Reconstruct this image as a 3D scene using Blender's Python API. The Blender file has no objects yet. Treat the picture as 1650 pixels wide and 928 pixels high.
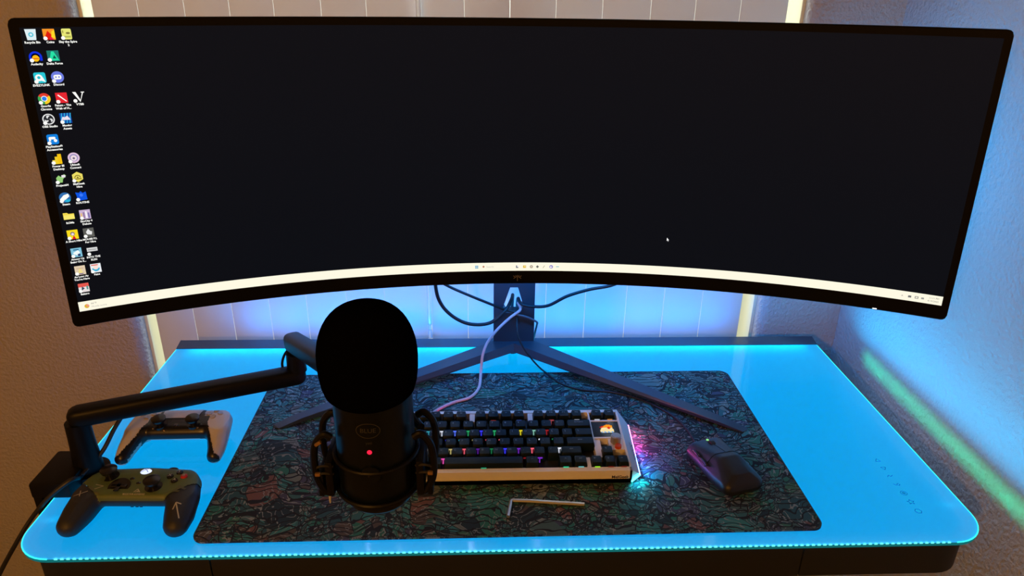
import bpy, bmesh, math, random
from mathutils import Vector, Matrix
R = math.radians
random.seed(7)
sc = bpy.context.scene
COL = sc.collection
sc.view_settings.view_transform = 'Standard'
sc.view_settings.look = 'None'
sc.view_settings.exposure = 0.0
sc.view_settings.gamma = 1.0
sc.view_settings.use_curve_mapping = False

# ------------------------------------------------------------------ materials
def mat(name, col=(.5, .5, .5), rough=.5, metal=0.0, emit=None, es=1.0, coat=0.0, spec=.5, bump=None, sheen=0.0):
    m = bpy.data.materials.new(name); m.use_nodes = True
    nt = m.node_tree; b = nt.nodes['Principled BSDF']
    b.inputs['Base Color'].default_value = (*col, 1)
    b.inputs['Roughness'].default_value = rough
    b.inputs['Metallic'].default_value = metal
    b.inputs['Specular IOR Level'].default_value = spec
    b.inputs['Coat Weight'].default_value = coat
    b.inputs['Coat Roughness'].default_value = .08
    if sheen:
        b.inputs['Sheen Weight'].default_value = sheen
    if emit:
        b.inputs['Emission Color'].default_value = (*emit, 1)
        b.inputs['Emission Strength'].default_value = es
    if bump:
        scale, strength, dist = bump
        tc = nt.nodes.new('ShaderNodeTexCoord'); n = nt.nodes.new('ShaderNodeTexNoise')
        n.inputs['Scale'].default_value = scale; n.inputs['Detail'].default_value = 3
        bp = nt.nodes.new('ShaderNodeBump')
        bp.inputs['Strength'].default_value = strength; bp.inputs['Distance'].default_value = dist
        nt.links.new(tc.outputs['Object'], n.inputs['Vector'])
        nt.links.new(n.outputs['Fac'], bp.inputs['Height'])
        nt.links.new(bp.outputs['Normal'], b.inputs['Normal'])
    return m

_em = {}
def srgb(c):
    return tuple((x / 255 / 12.92) if x <= 10 else ((x / 255 + .055) / 1.055) ** 2.4 for x in c)
def em(c, s=1.0):
    """plain emitter in an sRGB colour: pixels of a screen, LEDs"""
    k = (c, s)
    if k not in _em:
        m = bpy.data.materials.new('lit_%d_%d_%d' % c); m.use_nodes = True
        nt = m.node_tree; nt.nodes.clear()
        e = nt.nodes.new('ShaderNodeEmission'); o = nt.nodes.new('ShaderNodeOutputMaterial')
        e.inputs['Color'].default_value = (*srgb(c), 1); e.inputs['Strength'].default_value = s
        nt.links.new(e.outputs[0], o.inputs['Surface'])
        _em[k] = m
    return _em[k]

# ------------------------------------------------------------------ mesh builder
def catmull(pts, n=8):
    pts = [Vector(p) for p in pts]
    P = [pts[0] * 2 - pts[1]] + pts + [pts[-1] * 2 - pts[-2]]
    out = []
    for i in range(1, len(P) - 2):
        for k in range(n):
            t = k / n
            a, b, c, d = P[i - 1], P[i], P[i + 1], P[i + 2]
            out.append(.5 * ((2 * b) + (c - a) * t + (2 * a - 5 * b + 4 * c - d) * t * t + (3 * b - a - 3 * c + d) * t ** 3))
    out.append(pts[-1])
    return out

class MB:
    def __init__(s):
        s.bm = bmesh.new()
    def _add(s, faces, mi):
        for f in faces: f.material_index = mi
    def poly(s, pts, mi=0):
        f = s.bm.faces.new([s.bm.verts.new(p) for p in pts]); f.material_index = mi
    def box(s, c, d, bevel=0, rot=None, mi=0, seg=2):
        b = bmesh.new(); bmesh.ops.create_cube(b, size=1)
        bmesh.ops.scale(b, vec=d, verts=b.verts)
        if bevel:
            bmesh.ops.bevel(b, geom=list(b.edges), offset=bevel, segments=seg, profile=.6, affect='EDGES')
        if rot: bmesh.ops.rotate(b, cent=(0, 0, 0), matrix=rot, verts=b.verts)
        bmesh.ops.translate(b, vec=c, verts=b.verts)
        s.merge(b, mi)
    def merge(s, b, mi=0):
        vm = {v: s.bm.verts.new(v.co) for v in b.verts}
        for f in b.faces:
            try:
                g = s.bm.faces.new([vm[v] for v in f.verts]); g.material_index = mi
            except ValueError: pass
        b.free()
    def rings(s, rings, mi=0, cap=True, closed=False):
        vs = [[s.bm.verts.new(p) for p in r] for r in rings]
        n = len(vs[0]); m = len(vs)
        for i in range(m if closed else m - 1):
            a, b = vs[i], vs[(i + 1) % m]
            for j in range(n):
                f = s.bm.faces.new((a[j], a[(j + 1) % n], b[(j + 1) % n], b[j])); f.material_index = mi
        if cap and not closed:
            f = s.bm.faces.new(vs[0][::-1]); f.material_index = mi
            f = s.bm.faces.new(vs[-1]); f.material_index = mi
    def tube(s, pts, r, seg=10, mi=0, smooth=8, closed=False):
        pts = catmull(pts, smooth) if smooth else [Vector(p) for p in pts]
        if closed: pts = pts[:-1]
        n = len(pts); rr = r if callable(r) else (lambda t: r)
        T = []
        for i in range(n):
            a = pts[(i - 1) % n] if closed else pts[max(i - 1, 0)]
            b = pts[(i + 1) % n] if closed else pts[min(i + 1, n - 1)]
            T.append((b - a).normalized())
        u = T[0].orthogonal().normalized(); out = []
        for i in range(n):
            u = (u - T[i] * u.dot(T[i])).normalized(); v = T[i].cross(u); q = rr(i / max(n - 1, 1))
            out.append([pts[i] + (u * math.cos(2 * math.pi * k / seg) + v * math.sin(2 * math.pi * k / seg)) * q for k in range(seg)])
        s.rings(out, mi, closed=closed)
    def cyl(s, p0, p1, r0, r1=None, seg=24, mi=0):
        r1 = r0 if r1 is None else r1
        s.tube([p0, p1], lambda t: r0 + (r1 - r0) * t, seg, mi, smooth=0)
    def lathe(s, prof, c=(0, 0, 0), seg=48, mi=0):
        c = Vector(c); out = []
        for r, z in prof:
            out.append([c + Vector((max(r, 1e-5) * math.cos(2 * math.pi * k / seg), max(r, 1e-5) * math.sin(2 * math.pi * k / seg), z)) for k in range(seg)])
        s.rings(out, mi)
    def prism(s, poly, z0, z1, mi=0, top=True, bottom=True):
        n = len(poly)
        a = [s.bm.verts.new((x, y, z0)) for x, y in poly]; b = [s.bm.verts.new((x, y, z1)) for x, y in poly]
        fs = [s.bm.faces.new((a[i], a[(i + 1) % n], b[(i + 1) % n], b[i])) for i in range(n)]
        if top: fs.append(s.bm.faces.new(b))
        if bottom: fs.append(s.bm.faces.new(a[::-1]))
        s._add(fs, mi)
    def hull(s, pts, mi=0):
        b = bmesh.new()
        for p in pts: b.verts.new(p)
        r = bmesh.ops.convex_hull(b, input=b.verts)
        bmesh.ops.delete(b, geom=list({e for e in r['geom_interior'] if isinstance(e, bmesh.types.BMVert)}), context='VERTS')
        s.merge(b, mi)
    def blob(s, spheres, mi=0, zs=1.0, n=2):
        """hull of spheres (x, y, z, r), flattened in z by zs"""
        b = bmesh.new()
        for x, y, z, r in spheres:
            k = bmesh.ops.create_icosphere(b, subdivisions=n, radius=r)
            bmesh.ops.scale(b, vec=(1, 1, zs), verts=k['verts'])
            bmesh.ops.translate(b, vec=(x, y, z), verts=k['verts'])
        q = bmesh.new()
        for v in b.verts: q.verts.new(v.co)
        b.free()
        r = bmesh.ops.convex_hull(q, input=q.verts)
        bmesh.ops.delete(q, geom=list({e for e in r['geom_interior'] if isinstance(e, bmesh.types.BMVert)}), context='VERTS')
        s.merge(q, mi)
    def sphere(s, c, r, sc_=(1, 1, 1), n=3, mi=0):
        b = bmesh.new(); bmesh.ops.create_icosphere(b, subdivisions=n, radius=r)
        bmesh.ops.scale(b, vec=sc_, verts=b.verts); bmesh.ops.translate(b, vec=c, verts=b.verts)
        s.merge(b, mi)
    def map(s, fn):
        for v in s.bm.verts: v.co = fn(v.co)
        return s
    def text(s, txt, size, mi=0, align='CENTER', at=(0, 0, 0), bold=0.0, ext=0.0, fn=None):
        v, f = text_geo(txt, size, align, bold, ext)
        at = Vector(at); vs = [s.bm.verts.new(fn(p + at) if fn else p + at) for p in v]
        for q in f:
            try:
                g = s.bm.faces.new([vs[i] for i in q]); g.material_index = mi
            except ValueError: pass
    def build(s, name, mats, parent=None, smooth=35, origin=None, recalc=True):
        me = bpy.data.meshes.new(name)
        if recalc: bmesh.ops.recalc_face_normals(s.bm, faces=s.bm.faces)
        if origin is not None: bmesh.ops.translate(s.bm, vec=-Vector(origin), verts=s.bm.verts)
        s.bm.to_mesh(me); s.bm.free()
        for m in (mats if isinstance(mats, (list, tuple)) else [mats]): me.materials.append(m)
        if smooth:
            me.shade_smooth(); me.set_sharp_from_angle(angle=R(smooth))
        o = bpy.data.objects.new(name, me); COL.objects.link(o)
        if parent: o.parent = parent
        return o

def text_geo(txt, size, align='CENTER', bold=0.0, ext=0.0):
    cu = bpy.data.curves.new('lettering', 'FONT'); cu.body = txt; cu.size = size
    cu.align_x = align; cu.align_y = 'CENTER'; cu.offset = bold; cu.extrude = ext; cu.resolution_u = 2
    o = bpy.data.objects.new('lettering', cu); COL.objects.link(o)
    me = bpy.data.meshes.new_from_object(o.evaluated_get(bpy.context.evaluated_depsgraph_get()))
    v = [x.co.copy() for x in me.vertices]; f = [list(p.vertices) for p in me.polygons]
    bpy.data.objects.remove(o); bpy.data.curves.remove(cu); bpy.data.meshes.remove(me)
    return v, f

def fused(mb, voxel, smooth=6):
    """one continuous skin round all the shapes in mb (returned as a bmesh)"""
    o = mb.build('blank', [], None, smooth=0)
    md = o.modifiers.new('r', 'REMESH'); md.mode = 'VOXEL'; md.voxel_size = voxel
    sm = o.modifiers.new('s', 'SMOOTH'); sm.iterations = smooth; sm.factor = .5
    me = bpy.data.meshes.new_from_object(o.evaluated_get(bpy.context.evaluated_depsgraph_get()))
    b = bmesh.new(); b.from_mesh(me); m0 = o.data
    bpy.data.objects.remove(o); bpy.data.meshes.remove(me); bpy.data.meshes.remove(m0)
    return b

def split_faces(b, test, lift=0.0):
    """two builders: faces where test(centre, normal) holds (moved out by lift) and the rest"""
    b.normal_update(); A, B = MB(), MB(); va, vb = {}, {}
    for f in b.faces:
        t, q, l = (A, va, lift) if test(f.calc_center_median(), f.normal) else (B, vb, 0)
        vs = []
        for v in f.verts:
            if v not in q: q[v] = t.bm.verts.new(v.co + v.normal * l)
            vs.append(q[v])
        t.bm.faces.new(vs)
    return A, B

def thing(name, label, cat, loc=(0, 0, 0), rz=0.0, group=None):
    o = bpy.data.objects.new(name, None); COL.objects.link(o)
    o.empty_display_size = .02
    o.location = loc; o.rotation_euler = (0, 0, rz); tag(o, label, cat, group)
    return o
def tag(o, label, cat, group=None):
    o['label'] = label; o['category'] = cat
    if group: o['group'] = group
    return o
def struct(o):
    o['kind'] = 'structure'; return o

# ------------------------------------------------------------------ camera
yaw, pit, rol = 0.045205, 0.410166, 0.014484
fw = Vector((math.sin(yaw) * math.cos(pit), math.cos(yaw) * math.cos(pit), -math.sin(pit)))
rt = Vector((math.cos(yaw), -math.sin(yaw), 0)); up = rt.cross(fw)
c_, s_ = math.cos(rol), math.sin(rol)
r2 = rt * c_ + up * s_; u2 = up * c_ - rt * s_
cam = bpy.data.cameras.new('camera'); co = bpy.data.objects.new('camera', cam); COL.objects.link(co)
mx = Matrix((r2, u2, -fw)).transposed().to_4x4(); mx.translation = (-0.0432, -0.76945, 0.73774)
co.matrix_world = mx
cam.sensor_width = 36; cam.lens = 36 * 1145 / 1650; cam.clip_start = .02
sc.camera = co

# ------------------------------------------------------------------ room
YW, XR, XL, YF, ZF, ZC = .685, .7825, -2.3, -2.6, -.735, 1.75
wall_m = mat('wall_paint', (.50, .48, .45), .85, bump=(130, .7, .006))
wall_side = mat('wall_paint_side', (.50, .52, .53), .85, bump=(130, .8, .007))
ceil_m = mat('ceiling_paint', (.4, .38, .35), .9)
floor_m = mat('carpet', (.20, .16, .12), .95, bump=(300, .6, .004))
cream = mat('frame_vinyl', (.85, .82, .72), .4)

WL, WR, WB, WT = -.812, .5965, -.5, 1.42
def arc(cx, cy, r, a0, a1, n=8):
    return [(cx + r * math.cos(R(a0 + (a1 - a0) * i / n)), cy + r * math.sin(R(a0 + (a1 - a0) * i / n))) for i in range(n + 1)]
m = MB()
bn = .022
m.prism([(XL - .1, YW), (WL - bn, YW)] + arc(WL - bn, YW + bn, bn, -90, 0) + [(WL, YW + .14), (XL - .1, YW + .14)], ZF, ZC)
m.prism([(XR + .1, YW), (XR + .1, YW + .14), (WR, YW + .14)] + arc(WR + bn, YW + bn, bn, 180, 270), ZF, ZC)
m.box(((WL + WR) / 2, YW + .07, (ZF + WB) / 2), (WR - WL, .14, WB - ZF))
m.box(((WL + WR) / 2, YW + .07, (ZC + WT) / 2), (WR - WL, .14, ZC - WT))
struct(m.build('wall_back', wall_m))
def slab(name, c, d, mm):
    q = MB(); q.box(c, d); return struct(q.build(name, mm))
slab('wall_right', (XR + .05, (YF + YW) / 2, (ZF + ZC) / 2), (.1, YW - YF, ZC - ZF), wall_side)
slab('wall_left', (XL - .05, (YF + YW) / 2, (ZF + ZC) / 2), (.1, YW - YF, ZC - ZF), wall_m)
slab('wall_front', ((XL + XR) / 2, YF - .05, (ZF + ZC) / 2), (XR - XL + .2, .1, ZC - ZF), mat('dark_unseen_wall', (.10, .09, .09), .9))  # out of view; coloured dark to cut the lamp's bounced light
slab('floor', ((XL + XR) / 2, (YF + YW) / 2 + .07, ZF - .05), (XR - XL + .2, YW - YF + .34, .1), floor_m)
slab('ceiling', ((XL + XR) / 2, (YF + YW) / 2 + .07, ZC + .05), (XR - XL + .2, YW - YF + .34, .1), ceil_m)
jamb_m = mat('jamb_paint', (.90, .86, .58), .6)
for i_, x_ in ((1, WL + .003), (2, WR - .003)):
    q = MB(); q.box((x_, YW + .084, (WB + WT) / 2), (.008, .105, WT - WB), .002); struct(q.build('trim_%d' % i_, jamb_m))
# window behind the blinds
gl = bpy.data.materials.new('window_glass'); gl.use_nodes = True
nt = gl.node_tree; nt.nodes.clear()
o_ = nt.nodes.new('ShaderNodeOutputMaterial'); mxs = nt.nodes.new('ShaderNodeMixShader')
tr = nt.nodes.new('ShaderNodeBsdfTransparent'); gs = nt.nodes.new('ShaderNodeBsdfGlossy'); gs.inputs['Roughness'].default_value = .02
mxs.inputs['Fac'].default_value = .07
nt.links.new(tr.outputs[0], mxs.inputs[1]); nt.links.new(gs.outputs[0], mxs.inputs[2]); nt.links.new(mxs.outputs[0], o_.inputs['Surface'])
win = bpy.data.objects.new('window_1', None); COL.objects.link(win); win.location = (0, YW + .12, 0); struct(win)
m = MB(); t_ = .035
for c, d in (((WL + t_ / 2, 0, (WB + WT) / 2), (t_, .04, WT - WB)), ((WR - t_ / 2, 0, (WB + WT) / 2), (t_, .04, WT - WB)),
             (((WL + WR) / 2, 0, WB + t_ / 2), (WR - WL, .04, t_)), (((WL + WR) / 2, 0, WT - t_ / 2), (WR - WL, .04, t_)),
             (((WL + WR) / 2 + .12, 0, (WB + WT) / 2), (t_, .035, WT - WB))):
    m.box(c, d, .003)
struct(m.build('window_frame', cream, win))
m = MB(); m.box(((WL + WR) / 2, .005, (WB + WT) / 2), (WR - WL - .04, .005, WT - WB - .04))
struct(m.build('window_pane', gl, win))

# ------------------------------------------------------------------ vertical blinds
sl = bpy.data.materials.new('blind_vinyl'); sl.use_nodes = True
nt = sl.node_tree; nt.nodes.clear()
o_ = nt.nodes.new('ShaderNodeOutputMaterial'); mx_ = nt.nodes.new('ShaderNodeMixShader')
df = nt.nodes.new('ShaderNodeBsdfDiffuse'); tl = nt.nodes.new('ShaderNodeBsdfTranslucent')
df.inputs['Color'].default_value = (.8, .78, .76, 1); tl.inputs['Color'].default_value = (.75, .73, .7, 1); mx_.inputs['Fac'].default_value = .24
nt.links.new(df.outputs[0], mx_.inputs[1]); nt.links.new(tl.outputs[0], mx_.inputs[2]); nt.links.new(mx_.outputs[0], o_.inputs['Surface'])
bl = thing('vertical_blinds', 'white vertical blinds hanging in the window behind the monitor', 'blinds', (0, .712, 0))
seams = [-.783, -.698, -.611, -.526, -.442, -.352, -.2655, -.164, -.0766, .012, .102, .193, .288, .376, .4655, .5595]
for i in range(15):
    x0, x1 = seams[i], seams[i + 1]
    if i == 6: x1 -= .0035
    if i == 7: x0 += .0035
    w = x1 - x0 - .0009
    m = MB(); n = 8
    pr, bk = [], []
    for k in range(n + 1):
        x = -w / 2 + w * k / n; y = -.004 * (1 - (2 * k / n - 1) ** 2)
        pr.append((x, y)); bk.append((x, y + .0009))
    m.prism(pr + bk[::-1], -.47, 1.34)
    o = m.build('slat', sl, bl); o.location = ((x0 + x1) / 2, 0, 0)
m = MB(); m.box((-.11, .0, 1.365), (1.36, .045, .04), .004); m.build('headrail', cream, bl)
wand_m = mat('clear_acrylic', (.95, .95, .95), .12, coat=.5)
_b = wand_m.node_tree.nodes['Principled BSDF']; _b.inputs['Transmission Weight'].default_value = .6; _b.inputs['Subsurface Weight'].default_value = 0
m = MB(); m.cyl((-.164, -.016, .01), (-.164, -.016, 1.3), .0048, seg=12)
m.cyl((-.164, -.016, -.004), (-.164, -.016, .01), .0036, .0034, seg=12); m.cyl((-.164, -.016, -.024), (-.164, -.016, -.004), .0058, .0042, seg=12)
m.build('wand', wand_m, bl)

# ------------------------------------------------------------------ standing desk with lit glass top
desk = thing('standing_desk', 'standing desk with blue-lit frosted glass top and black frame', 'desk', (0, .3, ZF))
DO = (0, .3, ZF)
GD = .603
def rrect(x0, x1, y0, y1, r, back=0.0, n=10):
    p = arc(x0 + r, y0 + r, r, 180, 270, n) + arc(x1 - r, y0 + r, r, 270, 360, n)
    if back: p += arc(x1 - back, y1 - back, back, 0, 90, n) + arc(x0 + back, y1 - back, back, 90, 180, n)
    else: p += [(x1, y1), (x0, y1)]
    return p
gm = bpy.data.materials.new('lit_frosted_glass'); gm.use_nodes = True
nt = gm.node_tree; nt.nodes.clear()
o_ = nt.nodes.new('ShaderNodeOutputMaterial'); ad = nt.nodes.new('ShaderNodeAddShader'); ms = nt.nodes.new('ShaderNodeMixShader'); m2 = nt.nodes.new('ShaderNodeMixShader')
df = nt.nodes.new('ShaderNodeBsdfDiffuse'); tl = nt.nodes.new('ShaderNodeBsdfTranslucent'); gs = nt.nodes.new('ShaderNodeBsdfGlossy'); fr = nt.nodes.new('ShaderNodeFresnel'); e = nt.nodes.new('ShaderNodeEmission')
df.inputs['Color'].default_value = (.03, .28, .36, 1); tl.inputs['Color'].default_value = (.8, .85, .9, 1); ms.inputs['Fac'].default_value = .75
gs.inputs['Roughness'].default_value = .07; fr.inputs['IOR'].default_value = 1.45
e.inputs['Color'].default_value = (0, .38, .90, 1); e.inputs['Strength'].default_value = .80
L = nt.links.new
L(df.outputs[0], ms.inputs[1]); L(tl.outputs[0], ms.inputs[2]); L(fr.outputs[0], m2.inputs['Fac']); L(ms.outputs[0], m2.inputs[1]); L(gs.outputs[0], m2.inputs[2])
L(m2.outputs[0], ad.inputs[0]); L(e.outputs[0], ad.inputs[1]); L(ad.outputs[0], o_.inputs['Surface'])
glass_out = rrect(-.7, .7, 0, GD, .058)
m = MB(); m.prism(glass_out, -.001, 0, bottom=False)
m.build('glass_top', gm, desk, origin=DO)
m = MB(); m.prism(glass_out, -.0065, -.001, top=False, bottom=False)
m.build('glass_edge', em((18, 105, 105), 1.0), desk, origin=DO)
m = MB()
m.tube([Vector((x, y, -.0006)) for x, y in [(.6995, GD - .002)] + [(x * .9993, y) for x, y in glass_out[:-2][::-1] if x > .6] ], .0010, 6, smooth=0)
m.build('edge_glow', em((60, 250, 255), 1.3), desk, origin=DO)
m = MB()
m.tube([Vector((x, y, -.0006)) for x, y in [(-.6995, GD - .002)] + [(x * .9993, y) for x, y in glass_out[:-2] if x < -.6] ], .0010, 6, smooth=0)
m.build('edge_glow', em((60, 250, 255), 1.3), desk, origin=DO)
black = mat('black_powder_coat', (.011, .012, .013), .55, bump=(900, .1, .0005))
tray_m = mat('tray_white', (.8, .8, .82), .7)
m = MB(); m.prism(rrect(-.680, .680, .012, GD, .05), -.03, -.028)
m.build('diffuser_tray', tray_m, desk, origin=DO)
# LED tape round the inside of the glass
m = MB(); inner = rrect(-.677, .677, .015, GD - .006, .05)
pts = [Vector((x, y, -.016)) for x, y in inner]
m.tube(pts + [pts[0]], .0016, 6, smooth=0, closed=True)
led_m = em((0, 205, 255), 18.0)
m.build('led_tape', led_m, desk, origin=DO)
# row of LED beads that shows through the front lip
m = MB()
for i in range(152):
    x = -.63 + 1.26 * i / 151
    m.box((x, .0006, -.0012), (.0050, .0022, .0022), .0005, seg=1)
o = m.build('led_bead_row', em((110, 250, 255), 1.3), desk, origin=DO)
# black frame under the glass: front panels, sides, rail
m = MB(); m.prism(rrect(-.675, .675, .012, .645, .05), -.062, -.0305); m.build('underframe', black, desk, origin=DO)
def ring_strip(m, poly, z0, z1):
    m.prism(poly, z0, z1, top=True, bottom=True)
m = MB()
o1 = rrect(-.681, .681, .010, .64, .05); i1 = rrect(-.684, .684, .010, .64, .05)
m.prism(o1, -.0305, -.0275); m.build('tray_lip', black, desk, origin=DO)
def apron(name, x0, x1, rl=0, rr=0):
    p = []
    p += arc(x0 + rl, .007 + rl, rl, 180, 270) if rl else [(x0, .007)]
    p += arc(x1 - rr, .007 + rr, rr, 270, 360) if rr else [(x1, .007)]
    p += [(x1, .075), (x0, .075)]
    m = MB(); m.prism(p, -.066, -.0085); return m.build(name, black, desk, origin=DO)
apron('front_panel', -.683, -.4275, rl=.05)
o = apron('drawer_front', -.4255, .4205); 
apron('front_panel', .4225, .681, rr=.05)
for sx in (-1, 1):
    m = MB(); m.box((sx * .676, .36, -.037), (.012, .56, .057), .002); m.build('side_rail', black, desk, origin=DO)
rail_m = mat('rail_anodised', (.05, .085, .12), .30, .4)
m = MB(); m.prism([(-.7, GD), (.7, GD), (.705, .641), (-.705, .641)], -.05, .0015); m.build('rear_rail', rail_m, desk, origin=DO)
for sx in (-1, 1):
    m = MB(); m.box((sx * .52, .33, -.40), (.075, .055, .67), .004); m.build('leg', black, desk, origin=DO)
    m = MB(); m.box((sx * .52, .32, ZF + .017), (.075, .58, .034), .008); m.build('foot', black, desk, origin=DO)
    m = MB(); m.box((sx * .50, .31, -.078), (.05, .52, .03), .003); m.build('bracket', black, desk, origin=DO)
m = MB(); m.box((0, .33, -.085), (1.0, .05, .04), .003); m.build('crossbar', black, desk, origin=DO)
# touch controls printed in the glass
pm = em((14, 105, 150), 1.0)
def mark(m, pts, x, y, w=.0008):
    q = [Vector((x + a, y + b, .00035)) for a, b in pts]
    for a, b in zip(q[:-1], q[1:]):
        d = (b - a); n = Vector((-d.y, d.x, 0)).normalized() * w * .5
        m.poly([a - n, b - n, b + n, a + n])
icons = [
    ([[(-.005, -.003), (.005, -.003), (0, .005), (-.005, -.003)]], 0), ([[(-.005, .003), (.005, .003), (0, -.005), (-.005, .003)]], 1),
    ([[(-.006, -.002), (-.002, .003), (.001, -.001), (.006, .003)]], 2), ([[(-.006, .002), (-.001, -.003)], [(0, 0), (.003, .003), (.006, 0), (.003, -.003), (0, 0)]], 3),
    ([[(.006 * math.cos(a * .785), .006 * math.sin(a * .785)) for a in range(9)], [(.003 * math.cos(a * .785), .003 * math.sin(a * .785)) for a in range(9)], [(-.002, 0), (.002, 0)], [(0, -.002), (0, .002)]], 4),
    ([[((.007 if a % 2 == 0 else .003) * math.cos(a * .628 + .3), (.007 if a % 2 == 0 else .003) * math.sin(a * .628 + .3)) for a in range(11)]], 5),
    ([[(.006 * math.cos(a * 1.047), .006 * math.sin(a * 1.047)) for a in range(7)]], 6)]
for strokes, i in icons:
    m = MB()
    for st in strokes: mark(m, [(a * .85, c * .85) for a, c in st], .6222 - .0002 * i, .1897 - .0208 * i, .0009)
    m.build('touch_icon', pm, desk, origin=DO, smooth=0)

# ------------------------------------------------------------------ desk mat
mm = bpy.data.materials.new('illustrated_mat'); mm.use_nodes = True
nt = mm.node_tree; b = nt.nodes['Principled BSDF']; b.inputs['Roughness'].default_value = .85
N = nt.nodes.new; L = nt.links.new
tc = N('ShaderNodeTexCoord')
n1 = N('ShaderNodeTexNoise'); n1.inputs['Scale'].default_value = 9; n1.inputs['Detail'].default_value = 2
L(tc.outputs['Object'], n1.inputs['Vector'])
dm = N('ShaderNodeVectorMath'); dm.operation = 'MULTIPLY_ADD'; dm.inputs[1].default_value = (.10, .10, .0)
L(n1.outputs['Color'], dm.inputs[0]); L(tc.outputs['Object'], dm.inputs[2])
def vor(scale, feat, vec):
    v = N('ShaderNodeTexVoronoi'); v.feature = feat; v.inputs['Scale'].default_value = scale; L(vec, v.inputs['Vector']); return v
def ramp(stops, src, interp='CONSTANT'):
    r = N('ShaderNodeValToRGB'); r.color_ramp.interpolation = interp
    while len(r.color_ramp.elements) > 1: r.color_ramp.elements.remove(r.color_ramp.elements[-1])
    for i, (p, c) in enumerate(stops):
        el = r.color_ramp.elements[0] if i == 0 else r.color_ramp.elements.new(p)
        el.position = p; el.color = (*c, 1)
    L(src, r.inputs['Fac']); return r
def math_(op, a, b_=None, v=None):
    q = N('ShaderNodeMath'); q.operation = op; L(a, q.inputs[0])
    if b_ is not None: L(b_, q.inputs[1])
    if v is not None: q.inputs[1].default_value = v
    return q
pal = [(0, (.028, .12, .11)), (.17, (.008, .028, .032)), (.30, (.018, .15, .10)), (.42, (.055, .115, .10)), (.5, (.03, .19, .17)), (.6, (.075, .06, .045)), (.66, (.05, .05, .08)), (.72, (.015, .075, .08)), (.84, (.13, .16, .13)), (.9, (.04, .15, .085)), (.96, (.15, .075, .06))]
va = vor(22, 'F1', dm.outputs[0]); ca = N('ShaderNodeSeparateColor'); L(va.outputs['Color'], ca.inputs[0]); ra = ramp(pal, ca.outputs[0])
vb = vor(85, 'F1', dm.outputs[0]); cb = N('ShaderNodeSeparateColor'); L(vb.outputs['Color'], cb.inputs[0]); rb = ramp(pal, cb.outputs[1])
ea = vor(22, 'DISTANCE_TO_EDGE', dm.outputs[0]); eb = vor(85, 'DISTANCE_TO_EDGE', dm.outputs[0])
la = math_('GREATER_THAN', ea.outputs['Distance'], v=.012); lb = math_('GREATER_THAN', eb.outputs['Distance'], v=.05)
msk = N('ShaderNodeTexNoise'); msk.inputs['Scale'].default_value = 14; msk.inputs['Detail'].default_value = 1; L(tc.outputs['Object'], msk.inputs['Vector'])
mk = math_('GREATER_THAN', msk.outputs['Fac'], v=.49)
mixc = N('ShaderNodeMix'); mixc.data_type = 'RGBA'; L(mk.outputs[0], mixc.inputs['Factor']); L(ra.outputs[0], mixc.inputs['A']); L(rb.outputs[0], mixc.inputs['B'])
# curls and hatching drawn inside the shapes
wv = N('ShaderNodeTexWave'); wv.wave_type = 'RINGS'; wv.inputs['Scale'].default_value = 26; wv.inputs['Distortion'].default_value = 9; wv.inputs['Detail'].default_value = 2; wv.inputs['Detail Scale'].default_value = 1.4
L(dm.outputs[0], wv.inputs['Vector'])
lw0 = math_('GREATER_THAN', wv.outputs['Fac'], v=.13)
dm2 = N('ShaderNodeVectorMath'); dm2.operation = 'MULTIPLY_ADD'; dm2.inputs[1].default_value = (.035, .035, .0)
L(n1.outputs['Color'], dm2.inputs[0]); L(tc.outputs['Object'], dm2.inputs[2])
vc = vor(19, 'F1', dm2.outputs[0]); cc = N('ShaderNodeSeparateColor'); L(vc.outputs['Color'], cc.inputs[0])
ring = math_('FRACT', math_('MULTIPLY', vc.outputs['Distance'], v=9.0).outputs[0])
rl = math_('GREATER_THAN', ring.outputs[0], v=.22)
nosel = math_('LESS_THAN', cc.outputs[2], v=.62); far = math_('GREATER_THAN', vc.outputs['Distance'], v=.42)
rmask = math_('MAXIMUM', math_('MAXIMUM', rl.outputs[0], nosel.outputs[0]).outputs[0], far.outputs[0])
lw = math_('MULTIPLY', lw0.outputs[0], rmask.outputs[0])
lbm = math_('MAXIMUM', lb.outputs[0], math_('SUBTRACT', mk.outputs[0]).outputs[0]); lbm.inputs[1].default_value = 0
inv = N('ShaderNodeMath'); inv.operation = 'SUBTRACT'; inv.inputs[0].default_value = 1; L(mk.outputs[0], inv.inputs[1])
lb2 = math_('MAXIMUM', lb.outputs[0], inv.outputs[0])
k1 = math_('MULTIPLY', la.outputs[0], lb2.outputs[0]); k2 = math_('MULTIPLY', k1.outputs[0], lw.outputs[0])
fin = N('ShaderNodeMix'); fin.data_type = 'RGBA'; L(k2.outputs[0], fin.inputs['Factor']); fin.inputs['A'].default_value = (.004, .006, .007, 1)
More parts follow.
